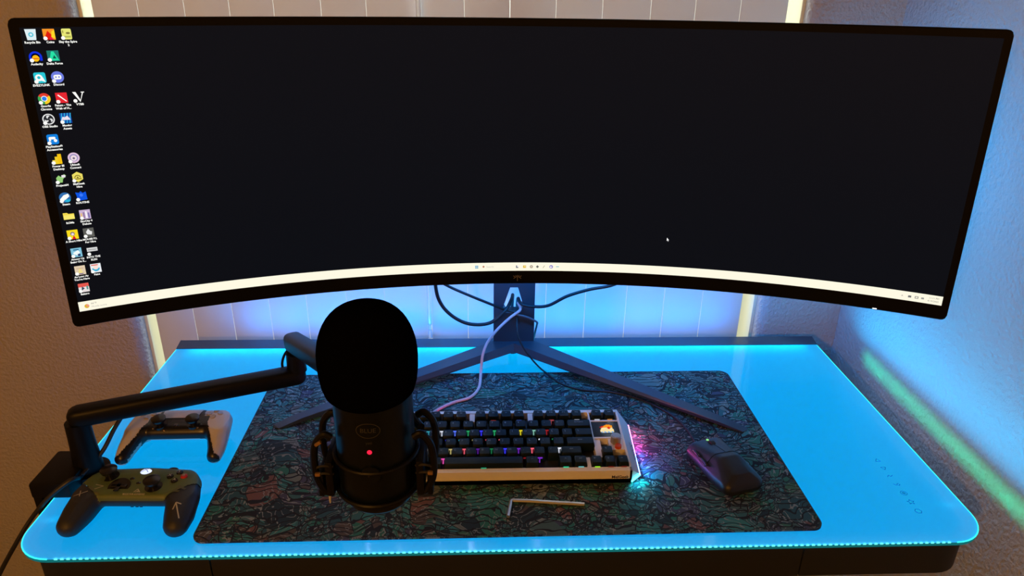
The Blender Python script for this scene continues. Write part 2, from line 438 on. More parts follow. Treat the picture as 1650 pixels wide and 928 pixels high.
# pale scratches of line work
wv2 = N('ShaderNodeTexWave'); wv2.wave_type = 'BANDS'; wv2.inputs['Scale'].default_value = 12; wv2.inputs['Distortion'].default_value = 26; wv2.inputs['Detail'].default_value = 3; wv2.inputs['Detail Scale'].default_value = 2.2
L(dm.outputs[0], wv2.inputs['Vector'])
hl = math_('GREATER_THAN', wv2.outputs['Fac'], v=.955)
mixh = N('ShaderNodeMix'); mixh.data_type = 'RGBA'; L(hl.outputs[0], mixh.inputs['Factor']); L(mixc.outputs['Result'], mixh.inputs['A']); mixh.inputs['B'].default_value = (.22, .25, .22, 1)
L(mixh.outputs['Result'], fin.inputs['B']); L(fin.outputs['Result'], b.inputs['Base Color'])
mat_rz = .0041
mt = thing('desk_mat', 'large black desk mat with dense dark green illustration on the lit desk', 'desk mat', (.000125, .2553, 0), mat_rz)
m = MB(); m.prism(rrect(-.4585, .4585, -.2302, .2302, .018, .018), 0.0004, .0034); m.build('printed_cloth', mm, mt)
st = mat('stitching', (.05, .07, .07), .8)
m = MB()
per = rrect(-.4575, .4575, -.2292, .2292, .018, .018)
acc = []
for i in range(len(per)):
    a, c = Vector((*per[i], 0)), Vector((*per[(i + 1) % len(per)], 0)); d = c - a; n = max(1, int(d.length / .0036))
    for k in range(n):
        p = a + d * (k + .5) / n; ang = math.atan2(d.y, d.x)
        m.box((p.x, p.y, .0036), (.002, .0016, .0006), rot=Matrix.Rotation(ang, 3, 'Z'))
m.build('stitched_edge', st, mt, smooth=0)

# ------------------------------------------------------------------ monitor
xc, ye, psi, RR, hc, z0, z1, tilt = .010707, .0967, -.00565, 1.3205, .5942, .3066, .6891, .0586
aa = math.asin(hc / RR); SE = aa * RR
def M(s, z, off=0.0):
    t = s / RR; r = RR + off
    lx = r * math.sin(t); ly = r * math.cos(t) - RR * math.cos(aa)
    return Vector((xc + lx * math.cos(psi) + ly * math.sin(psi), ye - lx * math.sin(psi) + ly * math.cos(psi) + tilt * (z - z0), z))
MO = (.021, .545, 0)
mon = thing('curved_monitor', 'ultrawide curved black monitor on a V-shaped stand, showing a dark desktop', 'monitor', MO)
bez = mat('bezel_plastic', (.0025, .0025, .003), .5, spec=.12)
m = MB(); ringsl = []
ns = 72; rc = .007
ss = [-SE, -SE + .0015, -SE + .004, -SE + rc] + [-SE + rc + (2 * SE - 2 * rc) * i / ns for i in range(1, ns)] + [SE - rc, SE - .004, SE - .0015, SE]
for s in ss:
    d = max(0, abs(s) - (SE - rc)); ins = rc - math.sqrt(max(rc * rc - d * d, 0))
    bul = .012 + .033 * max(0, 1 - (abs(s) / (SE * .93)) ** 2)
    a0, a1 = z0 + ins, z1 - ins
    ringsl.append([M(s, a0, .0012), M(s, a0 + .0012, 0), M(s, a1 - .0012, 0), M(s, a1, .0012), M(s, a1, .010), M(s, z1 - .06, bul), M(s, z0 + .06, bul), M(s, a0, .010)])
m.rings(ringsl); m.build('housing', bez, mon, origin=MO)
SX0, SX1, SZ0, SZ1 = -.6058, .6068, .3278, .679
scr_m = mat('screen_panel', (.0015, .0015, .002), .42, emit=(.32, .50, .85), es=.008, spec=.10)
m = MB()
for i in range(ns):
    a = SX0 + (SX1 - SX0) * i / ns; c = SX0 + (SX1 - SX0) * (i + 1) / ns
    m.poly([M(a, SZ0, -.0004), M(c, SZ0, -.0004), M(c, SZ1, -.0004), M(a, SZ1, -.0004)])
bmesh.ops.remove_doubles(m.bm, verts=m.bm.verts, dist=1e-6)
scr = m.build('screen', scr_m, mon, origin=MO, recalc=False)
bpy.context.view_layer.update()

class Patch:
    """flat artwork on the screen: x right, y up in metres about (s, z)"""
    def __init__(p, s, z):
        p.m = MB(); p.s, p.z = s, z; p.mats = []; p.k = 0
    def mi(p, c, st=1.0):
        q = em(c, st)
        if q not in p.mats: p.mats.append(q)
        p.k += 1
        return p.mats.index(q)
    def fn(p, off):
        return lambda v: M(p.s + v.x, p.z + v.y, -.0005 - off)
    def lay(p):
        return .00003 * p.k
    def poly(p, pts, c):
        i = p.mi(c); f = p.fn(p.lay()); p.m.poly([f(Vector((x, y, 0))) for x, y in pts], i)
    def rect(p, x0, y0, x1, y1, c): p.poly([(x0, y0), (x1, y0), (x1, y1), (x0, y1)], c)
    def disc(p, x, y, r, c, a0=0, a1=360, n=20, ry=None):
        ry = ry or r
        pts = [(x + r * math.cos(R(a0 + (a1 - a0) * i / n)), y + ry * math.sin(R(a0 + (a1 - a0) * i / n))) for i in range(n + (a1 - a0 < 360))]
        if a1 - a0 < 360: pts.append((x, y))
        p.poly(pts, c)
    def rr(p, x0, y0, x1, y1, r, c):
        p.poly(arc(x0 + r, y0 + r, r, 180, 270, 4) + arc(x1 - r, y0 + r, r, 270, 360, 4) + arc(x1 - r, y1 - r, r, 0, 90, 4) + arc(x0 + r, y1 - r, r, 90, 180, 4), c)
    def text(p, t, size, x, y, c, align='CENTER', bold=.00005):
        i = p.mi(c); p.m.text(t, size, i, align, (x, y, 0), bold, fn=p.fn(p.lay()))
    def build(p, name, parent=scr):
        return p.m.build(name, p.mats, parent, smooth=0, origin=MO, recalc=False)

W_ = (255, 255, 250)
A = .0060   # half size of an icon
def draw(k, p):
    if k == 'bin':
        p.poly([(-.0056, A), (.0056, A), (.0044, -A), (-.0044, -A)], (225, 240, 245)); p.disc(0, 0, .0026, (80, 195, 220)); p.disc(0, 0, .0013, (225, 240, 245))
    elif k == 'fire':
        p.rect(-A, -A, A, A, (250, 150, 40)); p.poly([(-A, -A), (.002, -A), (.003, -.001), (-.001, .004), (-.003, 0)], (225, 30, 15)); p.poly([(.002, -.003), (A, -.005), (A, .005), (.003, .003)], (255, 215, 40)); p.poly([(0, -A), (.004, -A), (.001, -.002)], (240, 20, 70))
    elif k == 'scroll':
        p.rr(-.005, -A, .005, A, .0015, (232, 232, 120)); p.disc(.0015, .001, .0022, (130, 120, 60), ry=.0012); p.rect(-.003, -.004, .004, -.002, (180, 185, 90)); p.rect(-.004, .001, -.003, .004, (150, 140, 60))
    elif k == 'headset':
        p.disc(0, -.001, .0066, (20, 50, 225), 0, 180); p.disc(0, -.001, .0045, (0, 0, 30), 0, 180); p.rect(-.0066, -.005, -.004, -.001, (20, 50, 225)); p.rect(.004, -.005, .0066, -.001, (20, 50, 225)); p.disc(0, -.0022, .0036, (255, 190, 20)); p.rect(-.003, -.003, .003, -.002, (235, 90, 20))
    elif k == 'delta':
        p.rect(-A, -A, A, A, (35, 120, 110)); p.poly([(-.0045, -.005), (.0055, -.005), (.001, .005), (-.0015, .005)], (40, 225, 165)); p.poly([(-.001, -.003), (.003, -.003), (.001, .001)], (15, 90, 75))
    elif k == 'tool':
        p.rr(-A, -A, A, A, .002, (40, 200, 215)); p.disc(-.001, 0, .0038, W_); p.disc(-.001, .0002, .0017, (40, 190, 210)); p.poly([(0, -.003), (.005, -.005), (.003, .0005)], W_)
    elif k == 'chat':
        p.disc(0, 0, .0066, (110, 125, 225)); p.rr(-.004, -.0026, .004, .0026, .002, W_); p.disc(-.0016, 0, .0009, (110, 125, 225)); p.disc(.0016, 0, .0009, (110, 125, 225))
    elif k == 'chrome':
        p.disc(0, 0, .0064, (225, 60, 45), 30, 150); p.disc(0, 0, .0064, (60, 165, 80), 150, 270); p.disc(0, 0, .0064, (250, 205, 40), 270, 390); p.disc(0, 0, .0032, W_); p.disc(0, 0, .0025, (40, 130, 240))
    elif k == 'red':
        p.rect(-A, -A, A, A, (230, 40, 50)); p.poly([(-.004, .003), (-.003, .004), (.005, -.004), (.004, -.0045)], W_); p.rect(-A, -A, -.002, -.003, (235, 50, 120))
    elif k == 'V':
        p.poly([(-.006, .006), (-.0025, .006), (.0016, -.004), (.001, -A)], W_); p.poly([(.001, -A), (.0016, -.003), (.0045, .006), (.0058, .006)], W_); p.rect(.003, .005, .0066, .006, W_)
    elif k == 'obs':
        p.disc(0, 0, .0064, (235, 235, 235)); p.disc(0, 0, .0052, (40, 40, 45))
        for a in (90, 210, 330): p.disc(.0026 * math.cos(R(a)), .0026 * math.sin(R(a)), .002, (225, 225, 225), a - 60, a + 160)
    elif k == 'stripe':
        p.rect(-A, -A, A, A, (20, 70, 160))
        for i in range(4): p.poly([(-A + .003 * i, -A), (-A + .003 * i + .0012, -A), (-A + .003 * i + .0032, A), (-A + .003 * i + .002, A)], (50, 170, 220))
        p.poly([(-.005, -.002), (.005, -.002), (.002, .003), (-.001, .001), (-.003, .002)], (235, 225, 240))
    elif k == 'pad':
        p.rr(-A, -A, A, A, .002, (20, 130, 225)); p.rr(-.004, 0, .003, .003, .0012, W_); p.rect(-.004, -.002, -.002, .002, W_); p.disc(.0026, -.0016, .0018, W_)
    elif k == 'bars':
        p.rect(.001, -A, .005, A, (245, 195, 20)); p.rect(-.002, -A, .001, .003, (240, 205, 40)); p.rect(-.005, -A, -.002, -.001, (250, 225, 90))
    elif k == 'swirl':
        p.disc(0, 0, .0064, (225, 195, 220)); p.disc(0, 0, .0045, (150, 140, 190)); p.disc(0, -.0003, .0034, (240, 220, 225)); p.disc(0, -.0006, .0013, (110, 100, 130))
    elif k == 'n64':
        p.poly([(-.005, .001), (-.002, .004), (0, .002), (.004, .005), (.006, .003), (.002, -.001), (.001, -.005), (-.002, -.005), (-.005, -.001)], (150, 205, 120)); p.rect(.001, .001, .005, .004, (235, 225, 235))
    elif k == 'hive':
        p.poly([(.0065 * math.cos(R(30 + 60 * i)), .0065 * math.sin(R(30 + 60 * i))) for i in range(6)], (235, 220, 100)); p.disc(0, -.001, .0035, (120, 100, 30), 0, 180); p.disc(0, -.001, .0026, (235, 220, 100), 0, 180); p.rect(-.004, -.003, .004, -.0018, (130, 110, 30)); p.disc(0, -.0005, .001, (120, 100, 30))
    elif k == 'steam':
        p.disc(0, 0, .0064, (50, 110, 175)); p.poly([(-.006, -.002), (-.001, .003), (.004, .0045), (.005, .001), (0, -.003), (-.003, -.005)], W_); p.disc(.0022, -.0028, .0034, (45, 175, 215), 180, 360)
    elif k == 'blue':
        p.poly([(-.005, -A), (A, -.005), (.0055, .005), (.002, .0035), (0, A), (-.002, .004), (-.006, .005), (-.005, 0)], (15, 85, 225)); p.disc(0, .001, .002, (60, 120, 250))
    elif k == 'folder':
        p.poly([(-.006, -.004), (.006, -.004), (.006, .003), (0, .003), (-.0015, .0045), (-.006, .0045)], (240, 215, 80)); p.rect(-.006, -.004, .006, .0015, (250, 232, 110))
    elif k == 'city':
        p.rect(-A, -A, A, A, (205, 180, 215))
        for i, c in enumerate(((235, 190, 120), (150, 120, 160), (250, 245, 250), (120, 110, 170))): p.rect(-.005 + .0027 * i, -.005, -.0032 + .0027 * i, .002 + .001 * (i % 3), c)
    elif k == 'yellow':
        p.rect(-A, -A, A, A, (250, 220, 30)); p.disc(0, .001, .0025, (120, 110, 120)); p.disc(0, .0005, .0016, (240, 220, 225)); p.poly([(-.0015, -A), (.003, -A), (.001, -.001)], (220, 30, 40))
    elif k == 'grey':
        p.rect(-A, -A, A, A, (95, 95, 90)); p.poly([(-.003, .001), (0, .005), (.002, .002), (.004, .001), (.003, -.003), (-.002, -.002)], (235, 235, 235))
    elif k == 'sky':
        p.rect(-A, -A, A, A, (130, 195, 220)); p.poly([(-.004, 0), (.002, .003), (.004, 0), (.001, -.004), (-.003, -.002)], (240, 250, 250)); p.rect(.001, -.005, .004, -.002, (35, 60, 110)); p.rect(-.003, .003, .003, .0045, (50, 110, 150))
    elif k == 'word':
        p.rect(-A, -.001, A, .004, (215, 215, 215)); p.rect(-.005, .001, .005, .0016, (60, 60, 60))
    elif k == 'sand':
        p.rect(-A, -A, A, A, (225, 205, 175)); p.poly([(-.003, -.005), (.003, -.005), (.001, .002), (-.001, .002)], (240, 220, 140)); p.rect(-.002, -.0055, .003, -.004, (130, 110, 150)); p.rect(-.004, .002, .004, .003, (205, 170, 140))
    elif k == 'paint':
        p.rect(-A, -A, A, A, (235, 240, 245)); p.disc(0, 0, .0045, (60, 175, 215), 180, 360); p.disc(0, .001, .003, (250, 225, 215)); p.rect(-.005, .0035, .003, .005, (230, 110, 100))
    elif k == 'card':
        p.rect(-A, -A, A, A, (235, 225, 225)); p.rect(-A, .001, A, A, (230, 90, 80)); p.poly([(-.003, -.004), (.001, -.001), (-.002, .002)], (50, 70, 90)); p.rect(.003, -.003, .005, .002, (90, 150, 140))
rows = [
    [('bin', 'Recycle Bin'), ('fire', 'Coins'), ('scroll', 'Slay the Spire\n2')],
    [('headset', 'Audacity'), ('delta', 'Delta Force')],
    [('tool', 'EVEZYLINK'), ('chat', 'Discord')],
    [('chrome', 'Google\nChrome'), ('red', 'Fatum - The\nWeb of H...'), ('V', 'VTBB')],
    [('obs', 'OBS Studio'), ('stripe', 'Moving\nAssets')],
    [('pad', 'PlayStation\u00ae\nAccessories')],
    [('bars', 'Power BI\nDesktop'), ('swirl', 'Ubisoft\nConnect')],
    [('n64', 'Project64'), ('hive', 'MelGeek\nHive')],
    [('steam', 'Steam'), ('blue', 'ROUTINE')],
    [('folder', 'ROMs'), ('city', 'SimCity 4\nDeluxe')],
    [('yellow', 'A Short Hike'), ('grey', 'MOUSE P.I.\nFor Hire')],
    [('sky', 'Among Us\nBeing On S...'), ('word', 'INTO THE\nRUN')],
    [('sand', 'As Long As\nYou\'re Here'), ('paint', 'Paint')],
    [('card', 'Balatro')]]
for r_, row in enumerate(rows):
    for c, (k, t) in enumerate(row):
        p = Patch(-.5957 + .0179 * c, .6712 - .02396 * r_)
        draw(k, p)
        if k not in ('bin', 'folder'): p.disc(-.0042, -.0044, .0021, W_)
        for i, line in enumerate(t.split('\n')): p.text(line, .0034, 0, -.0086 - .0037 * i, W_, bold=.00012)
        p.build('desktop_icon')
# taskbar
p = Patch(0, .3344)
nb = 60
for i in range(nb):
    a = SX0 + (SX1 - SX0) * i / nb; c = SX0 + (SX1 - SX0) * (i + 1) / nb
    p.k = 0; p.rect(a, -.0066, c, .0066, (255, 250, 228))
p.k = 3
for dx in (-.0021, .0004):
    for dy in (-.0021, .0004): p.rect(-.062 + dx, dy, -.062 + dx + .0019, dy + .0019, (0, 150, 205))
p.k = 3; p.disc(-.0515, .0004, .0015, (190, 120, 90)); p.text('Search', .0042, -.0415, 0, (190, 185, 180), bold=0)
p.rect(-.0018, -.002, .0018, .002, (90, 90, 110)); p.rect(-.0004, -.0006, .0018, .002, (240, 240, 240))
p.rect(.009, -.002, .0135, .002, (225, 180, 30)); p.rect(.0105, -.0005, .0128, .0012, (250, 235, 160))
p.disc(.0217, 0, .0024, (165, 150, 130)); p.disc(.0217, 0, .0011, (235, 225, 205))
p.poly([(.031 - .0024, 0), (.031, -.0024), (.0334, 0), (.031, .0024)], (110, 110, 105)); p.poly([(.039, -.002), (.040, -.002), (.0425, .002), (.0415, .002)], (170, 165, 130))
p.disc(.052, 0, .0028, (140, 130, 205)); p.disc(.0516, -.0004, .0015, (245, 243, 240)); p.rect(.0595, -.0004, .064, .0008, (120, 190, 205))
p.k = 3
p.disc(-.5965, -.0004, .0028, (225, 180, 40)); p.disc(-.5955, .0002, .0017, (240, 150, 130)); p.text('66\u00b0F', .0036, -.5915, .0022, (150, 145, 140), 'LEFT', 0); p.text('Mostly sunny', .0034, -.5915, -.0022, (185, 180, 175), 'LEFT', 0)
p.text('^', .005, .5565, -.001, (150, 140, 135)); p.rect(.564, -.0016, .568, .0014, (120, 120, 120)); p.rect(.5725, -.0018, .577, .0016, (125, 125, 125)); p.rect(.5733, -.001, .5762, .0008, (250, 246, 225)); p.rect(.5805, -.0014, .584, .0012, (160, 160, 155))
p.text('11:11 PM', .0034, .6025, .0022, (130, 128, 120), 'RIGHT', 0); p.text('4/19/2025', .0034, .6025, -.0022, (130, 128, 120), 'RIGHT', 0)
p.build('taskbar')
p = Patch(.2251, .3832); p.poly([(-.0014, .003), (-.0014, -.002), (-.0003, -.001), (.0006, -.0028), (.0012, -.0025), (.0005, -.0008), (.002, -.0008)], (250, 250, 250)); p.build('mouse_pointer')
# badge and power light on the lower bezel
silver = mat('badge_silver', (.55, .5, .4), .35, .8)
m = MB()
def stroke(m, pts, w, fn):
    for a, c in zip(pts[:-1], pts[1:]):
        a, c = Vector((*a, 0)), Vector((*c, 0)); d = c - a; n = Vector((-d.y, d.x, 0)).normalized() * w / 2
        m.poly([fn(q) for q in (a - n, c - n, c + n, a + n)])
lf = lambda v: M(.0005 + v.x, .3175 + v.y, -.0008)
stroke(m, [(0, .0035), (0, -.0065)], .0010, lf)
for q in (-1, 1):
    stroke(m, [(q * .0012, .0008), (q * .0032, -.0002), (q * .0062, .0024)], .0009, lf); stroke(m, [(q * .0032, -.0002), (q * .0058, -.0024)], .0009, lf); stroke(m, [(q * .0012, .0008), (q * .003, .003)], .0008, lf)
m.build('badge', silver, mon, origin=MO, smooth=0)
m = MB(); m.poly([M(.5225, .3079, -.0004), M(.528, .3079, -.0004), M(.528, .3093, -.0004), M(.5225, .3093, -.0004)]); m.build('power_light', em((255, 255, 255), 2.0), mon, origin=MO, smooth=0)
# stand
stand_m = mat('stand_metal', (.05, .075, .10), .34, .3)
b = bmesh.new()
outer = [(-.0205, .03), (.0635, .03), (.0635, .50), (-.0205, .50)]
hole = [(.0127, .1655), (.0285, .1655), (.0405, .1245), (.0312, .1085), (.0044, .1085), (-.0012, .1219)]
for pl in (outer, hole):
    vs = [b.verts.new((x, .548, z)) for x, z in pl]
    for i in range(len(vs)): b.edges.new((vs[i], vs[(i + 1) % len(vs)]))
bmesh.ops.triangle_fill(b, use_beauty=True, edges=b.edges)
ex = bmesh.ops.extrude_face_region(b, geom=list(b.faces))
bmesh.ops.translate(b, vec=(0, .030, 0), verts=[v for v in ex['geom'] if isinstance(v, bmesh.types.BMVert)])
m = MB(); m.merge(b); m.build('stand_column', stand_m, mon, origin=MO)
m = MB(); m.box((.021, .42, .46), (.075, .27, .07), .006); m.box((.021, .300, .46), (.12, .03, .12), .004); m.build('stand_neck', stand_m, mon, origin=MO)
for tipx, tipy, sx in ((.4295, .2745, 1), (-.4150, .3015, -1)):
    cx = .0215
    m = MB()
    m.hull([(cx + sx * .040, .552, .043), (cx + sx * .0, .556, .043), (cx + sx * .0, .540, .042), (cx + sx * .0, .531, .026), (cx + sx * .045, .552, .020),
            (tipx, tipy + .006, .0062), (tipx - sx * .012, tipy - .006, .0062), (tipx - sx * .001, tipy, .0036), (tipx - sx * .016, tipy - .004, .0036), (tipx - sx * .02, tipy + .014, .0036),
            (tipx - sx * .03, tipy + .022, .0145), (tipx - sx * .05, tipy + .012, .0150)])
    m.build('stand_leg', stand_m, mon, origin=MO, smooth=20)
m = MB(); m.cyl((.0215, .578, .0016), (.0215, .578, .035), .010); m.build('stand_foot', stand_m, mon, origin=MO)

# ------------------------------------------------------------------ cables
blk_cable = mat('black_rubber', (.012, .012, .014), .5)
grey_cable = mat('grey_rubber', (.12, .15, .18), .5)
pink_cable = mat('pale_pink_braid', (.66, .52, .54), .6, bump=(1500, .4, .001))
def cable(name, label, pts, r, mm, cat='cable', n=10):
    m = MB(); m.tube(pts, r, 10, smooth=n); o = m.build(name, mm); return tag(o, label, cat)
cable('display_cable', 'thick black cable looping down from the monitor to the left of the stand column',
      [(-.14, .42, .30), (-.135, .47, .235), (-.130, .50, .165), (-.108, .505, .127), (-.071, .51, .103), (-.028, .52, .1), (.003, .535, .121), (.016, .562, .132), (.02, .59, .13), (.02, .615, .09)], .0036, blk_cable)
cable('power_cable', 'black cable slanting from behind the monitor to the stand hole, above the looping cable',
      [(-.16, .40, .28), (-.135, .47, .222), (-.112, .50, .191), (-.077, .505, .171), (-.028, .52, .142), (.003, .537, .121), (.025, .541, .113)], .0028, blk_cable)
cable('video_cable', 'black cable sweeping from the right of the monitor into the stand hole',
      [(.27, .42, .27), (.235, .48, .215), (.209, .50, .19), (.167, .505, .179), (.125, .51, .163), (.089, .52, .138), (.060, .53, .131), (.036, .540, .132), (.03, .562, .135), (.03, .6, .10)], .0033, blk_cable)
cable('grey_wire', 'thin grey wire curling round the right side of the stand column',
      [(.022, .541, .109), (.048, .541, .102), (.068, .545, .089), (.071, .57, .07), (.069, .585, .045), (.067, .61, .012), (.066, .63, .004)], .0022, grey_cable)
cable('keyboard_cable', 'pale pink braided cable curving from the stand hole to the keyboard',
      [(.03, .56, .126), (.034, .541, .120), (.022, .534, .112), (.010, .528, .105), (-.015, .510, .088), (-.034, .50, .065), (-.043, .49, .043), (-.046, .484, .020), (-.0475, .470, .0085), (-.051, .423, .0068), (-.068, .389, .0068), (-.099, .372, .0068), (-.128, .345, .0075), (-.142, .318, .010), (-.15, .29, .011)], .0028, pink_cable)
cable('mouse_cable', 'thin black cable running from the stand hole under the right stand leg to the mouse',
      [(.026, .546, .108), (.0265, .538, .096), (.027, .525, .083), (.030, .515, .067), (.043, .505, .044), (.058, .50, .025), (.072, .492, .012), (.084, .482, .0058), (.112, .438, .0056), (.152, .414, .0056), (.207, .405, .0056), (.26, .375, .0056), (.30, .33, .0056), (.318, .287, .0056), (.325, .24, .0056), (.332, .208, .009)], .0018, blk_cable)

# ------------------------------------------------------------------ boom arm, shock mount, microphone
arm_m = mat('arm_metal', (.0035, .0035, .0042), .45, 0.0, spec=.22, bump=(700, .08, .0005))
AO = (-.676, .183, 0)
arm = thing('boom_stand', 'black low-profile boom arm clamped to the left edge of the desk', 'microphone arm', AO)
m = MB(); m.box((-.70, .165, .0155), (.06, .085, .027), .004); m.box((-.727, .165, -.035), (.014, .07, .10), .003); m.box((-.70, .165, -.078), (.06, .06, .014), .003); m.cyl((-.69, .165, -.085), (-.69, .165, -.064), .008); m.build('clamp', arm_m, arm, origin=AO)
m = MB(); m.cyl((-.672, .183, .002), (-.672, .183, .012), .030, seg=32); m.lathe([(.0215, .012), (.0205, .03), (.0185, .06), (.0175, .1)], (-.672, .183, 0), 32); m.build('post', arm_m, arm, origin=AO)
E0, E1 = Vector((-.668, .183, .110)), Vector((-.362, .303, .110))
m = MB(); d = (E1 - E0).normalized()
def rod(m, a, b_, w, h, seg=14, bev=.35):
    a, b_ = Vector(a), Vector(b_); d = (b_ - a).normalized(); s = d.cross(Vector((0, 0, 1))).normalized(); u = s.cross(d)
    def sec(p, k): return [p + s * (w * k * math.copysign(abs(math.cos(t)) ** .6, math.cos(t))) + u * (h * k * math.copysign(abs(math.sin(t)) ** .6, math.sin(t))) for t in [2 * math.pi * i / 20 for i in range(20)]]
    l = (b_ - a).length
    rings = []
    for t, k in ((0, .35), (.12, .72), (.3, .9), (.55, 1)): rings.append(sec(a - d * w * (.55 - t) * 1.6, k))
    for t, k in ((.55, 1), (.3, .9), (.12, .72), (0, .35)): rings.append(sec(b_ + d * w * (.55 - t) * 1.6, k))
    m.rings(rings)
rod(m, E0, E1, .0165, .0155)
m.build('lower_arm', arm_m, arm, origin=AO)
m = MB(); m.cyl((-.361, .304, .118), (-.361, .304, .152), .0165, .015, seg=28); m.build('elbow_joint', arm_m, arm, origin=AO)
U0, U1 = Vector((-.366, .318, .166)), Vector((-.180, -.010, .268))
m = MB(); rod(m, U0, U1, .0155, .0165); m.build('upper_arm', arm_m, arm, origin=AO)
m = MB(); m.cyl((-.180, -.010, .268), (-.176, -.03, .270), .013, seg=20); m.box((-.172, -.045, .262), (.03, .03, .04), .004); m.build('mount_joint', arm_m, arm, origin=AO)
m = MB(); m.tube([(-.374, .318, .154), (-.382, .312, .143), (-.386, .308, .130), (-.384, .302, .120)], .0022, 8); m.build('cable_clip', arm_m, arm, origin=AO)
cable('microphone_cable', 'black microphone cable drooping off the left desk corner from the arm clamp',
      [(-.616, .215, .094), (-.632, .206, .070), (-.650, .190, .038), (-.668, .155, .020), (-.660, .130, .034), (-.664, .118, .038), (-.690, .105, .020), (-.719, .098, -.012), (-.745, .085, -.05), (-.79, .08, -.12), (-.84, .06, -.22), (-.86, .05, -.40), (-.86, .08, -.60), (-.85, .15, -.728)], .0034, blk_cable)
MC = Vector((-.1620, -.108, 0))
tl_ = R(0)
SMO = (-.1620, -.108, .255)
sm = thing('shock_mount', 'black suspension shock mount cradling the microphone in front of the keyboard', 'shock mount', SMO)
cord_m = mat('elastic_cord', (.02, .02, .02), .8); gold = mat('gold_tip', (.5, .3, .12), .35, .7)
# two open side loops, back hoop, inner collar
for sx in (-1, 1):
    for yy, nm in ((-.020, 'side_loop'), (.022, 'side_loop')):
        m = MB()
        m.tube([MC + Vector((sx * .044, yy, .284)), MC + Vector((sx * .052, yy, .288)), MC + Vector((sx * .0615, yy * 1.05, .276)), MC + Vector((sx * .0645, yy * 1.05, .255)), MC + Vector((sx * .0630, yy * 1.05, .231)), MC + Vector((sx * .055, yy, .213)), MC + Vector((sx * .047, yy, .215))], .0042, 10)
        m.build(nm, arm_m, sm, origin=SMO)
    m = MB(); m.box(MC + Vector((sx * .0495, 0, .232)), (.009, .05, .046), .003); m.build('side_bar', arm_m, sm, origin=SMO)
    m = MB(); m.box(MC + Vector((sx * .0600, 0, .222)), (.007, .045, .030), .003); m.build('side_bar', arm_m, sm, origin=SMO)
    for zz in (.238, .248):
        for yy in (-1, 1):
            m = MB(); m.tube([MC + Vector((sx * .045, yy * .022, zz)), MC + Vector((sx * .055, yy * .026, zz + .004)), MC + Vector((sx * .064, yy * .022, zz - .002))], .0014, 8)
            m.build('elastic_cord', cord_m, sm, origin=SMO)
    m = MB(); m.box(MC + Vector((sx * .0610, -.026, .241)), (.0058, .004, .0040), .001); m.build('cord_tip', gold, sm, origin=SMO)
m = MB(); m.box(MC + Vector((-.0570, -.0255, .281)), (.0080, .004, .0034), .001, Matrix.Rotation(R(-35), 3, 'Y')); m.build('cord_tip', gold, sm, origin=SMO)
for zz in (.2555, .212):
    m = MB(); m.tube([MC + Vector((.0455 * math.cos(2 * math.pi * k / 32), .0455 * math.sin(2 * math.pi * k / 32), zz)) for k in range(33)], .0027, 8, smooth=0, closed=True)
    m.build('collar', arm_m, sm, origin=SMO)
m = MB(); m.tube([MC + Vector((-.047, .03, .262)), MC + Vector((-.03, .058, .262)), MC + Vector((0, .066, .262)), MC + Vector((.03, .058, .262)), MC + Vector((.047, .03, .262))], .005, 10); m.build('back_hoop', arm_m, sm, origin=SMO)
m = MB(); m.tube([MC + Vector((-.052, -.016, .213)), MC + Vector((-.0525, -.018, .204)), MC + Vector((-.053, -.018, .195))], lambda t: .0022 * (1 - .6 * t), 8); m.build('cord_end', mat('white_cord', (.55, .55, .52), .7), sm, origin=SMO)
MIC0 = (-.1620, -.108, .18)
mic = thing('microphone', 'black studio microphone with a black foam cap and red light', 'microphone', MIC0)
micb = mat('mic_body', (.004, .006, .009), .32, .2, spec=.3)
m = MB(); m.lathe([(0, .1870), (.020, .1873), (.033, .1910), (.0395, .1985), (.0425, .209), (.0428, .24), (.0428, .345), (.042, .352), (0, .353)], MC, 64); m.build('body', micb, mic, origin=MIC0)
foam = mat('acoustic_foam', (.0018, .0018, .002), 1.0, spec=.0, bump=(900, .8, .002))
m = MB()
pf = [(0, .3275), (.040, .3275), (.0435, .3295), (.0478, .3345), (.0505, .344), (.0521, .357), (.0526, .372)]
for k in range(1, 15):
    t = R(90 * k / 14); pf.append((.0526 * math.cos(t) ** .72, .372 + .0600 * math.sin(t) ** 1.0))
m.lathe(pf, MC + Vector((-.0022, 0, 0)), 64); m.build('foam_cap', foam, mic, origin=MIC0)
logo_m = mat('logo_print', (.055, .055, .055), .35)
def oncyl(v, rad=.0431):
    t = v.x / rad; return MC + Vector((rad * math.sin(t), -rad * math.cos(t), v.y))
m = MB(); cz = .3080
f_ = lambda v: oncyl(v)
ov = [(.0125 * math.cos(2 * math.pi * k / 40), cz + .0088 * math.sin(2 * math.pi * k / 40)) for k in range(41)]
stroke(m, ov, .0006, f_); m.text('BLUE', .0075, 0, at=(0, cz, 0), fn=f_); m.text('yeti', .0046, 0, at=(0, cz - .0150, 0), fn=f_)
m.build('logo', logo_m, mic, origin=MIC0, smooth=0)
LZ = .2815
m = MB(); m.sphere(MC + Vector((0.0000, -.0430, LZ)), .0026, (1, .5, 1)); m.build('red_light', em((255, 30, 60), 1.6), mic, origin=MIC0)
m = MB(); m.cyl(MC + Vector((0, -.041, .2540)), MC + Vector((0, -.0462, .2540)), .0105, seg=32); m.build('gain_knob', micb, mic, origin=MIC0)
m = MB(); m.box(MC + Vector((-.0022, -.0465, .2545)), (.0024, .0006, .0024), rot=Matrix.Rotation(R(40), 3, 'Y')); m.build('knob_mark', gold, mic, origin=MIC0)

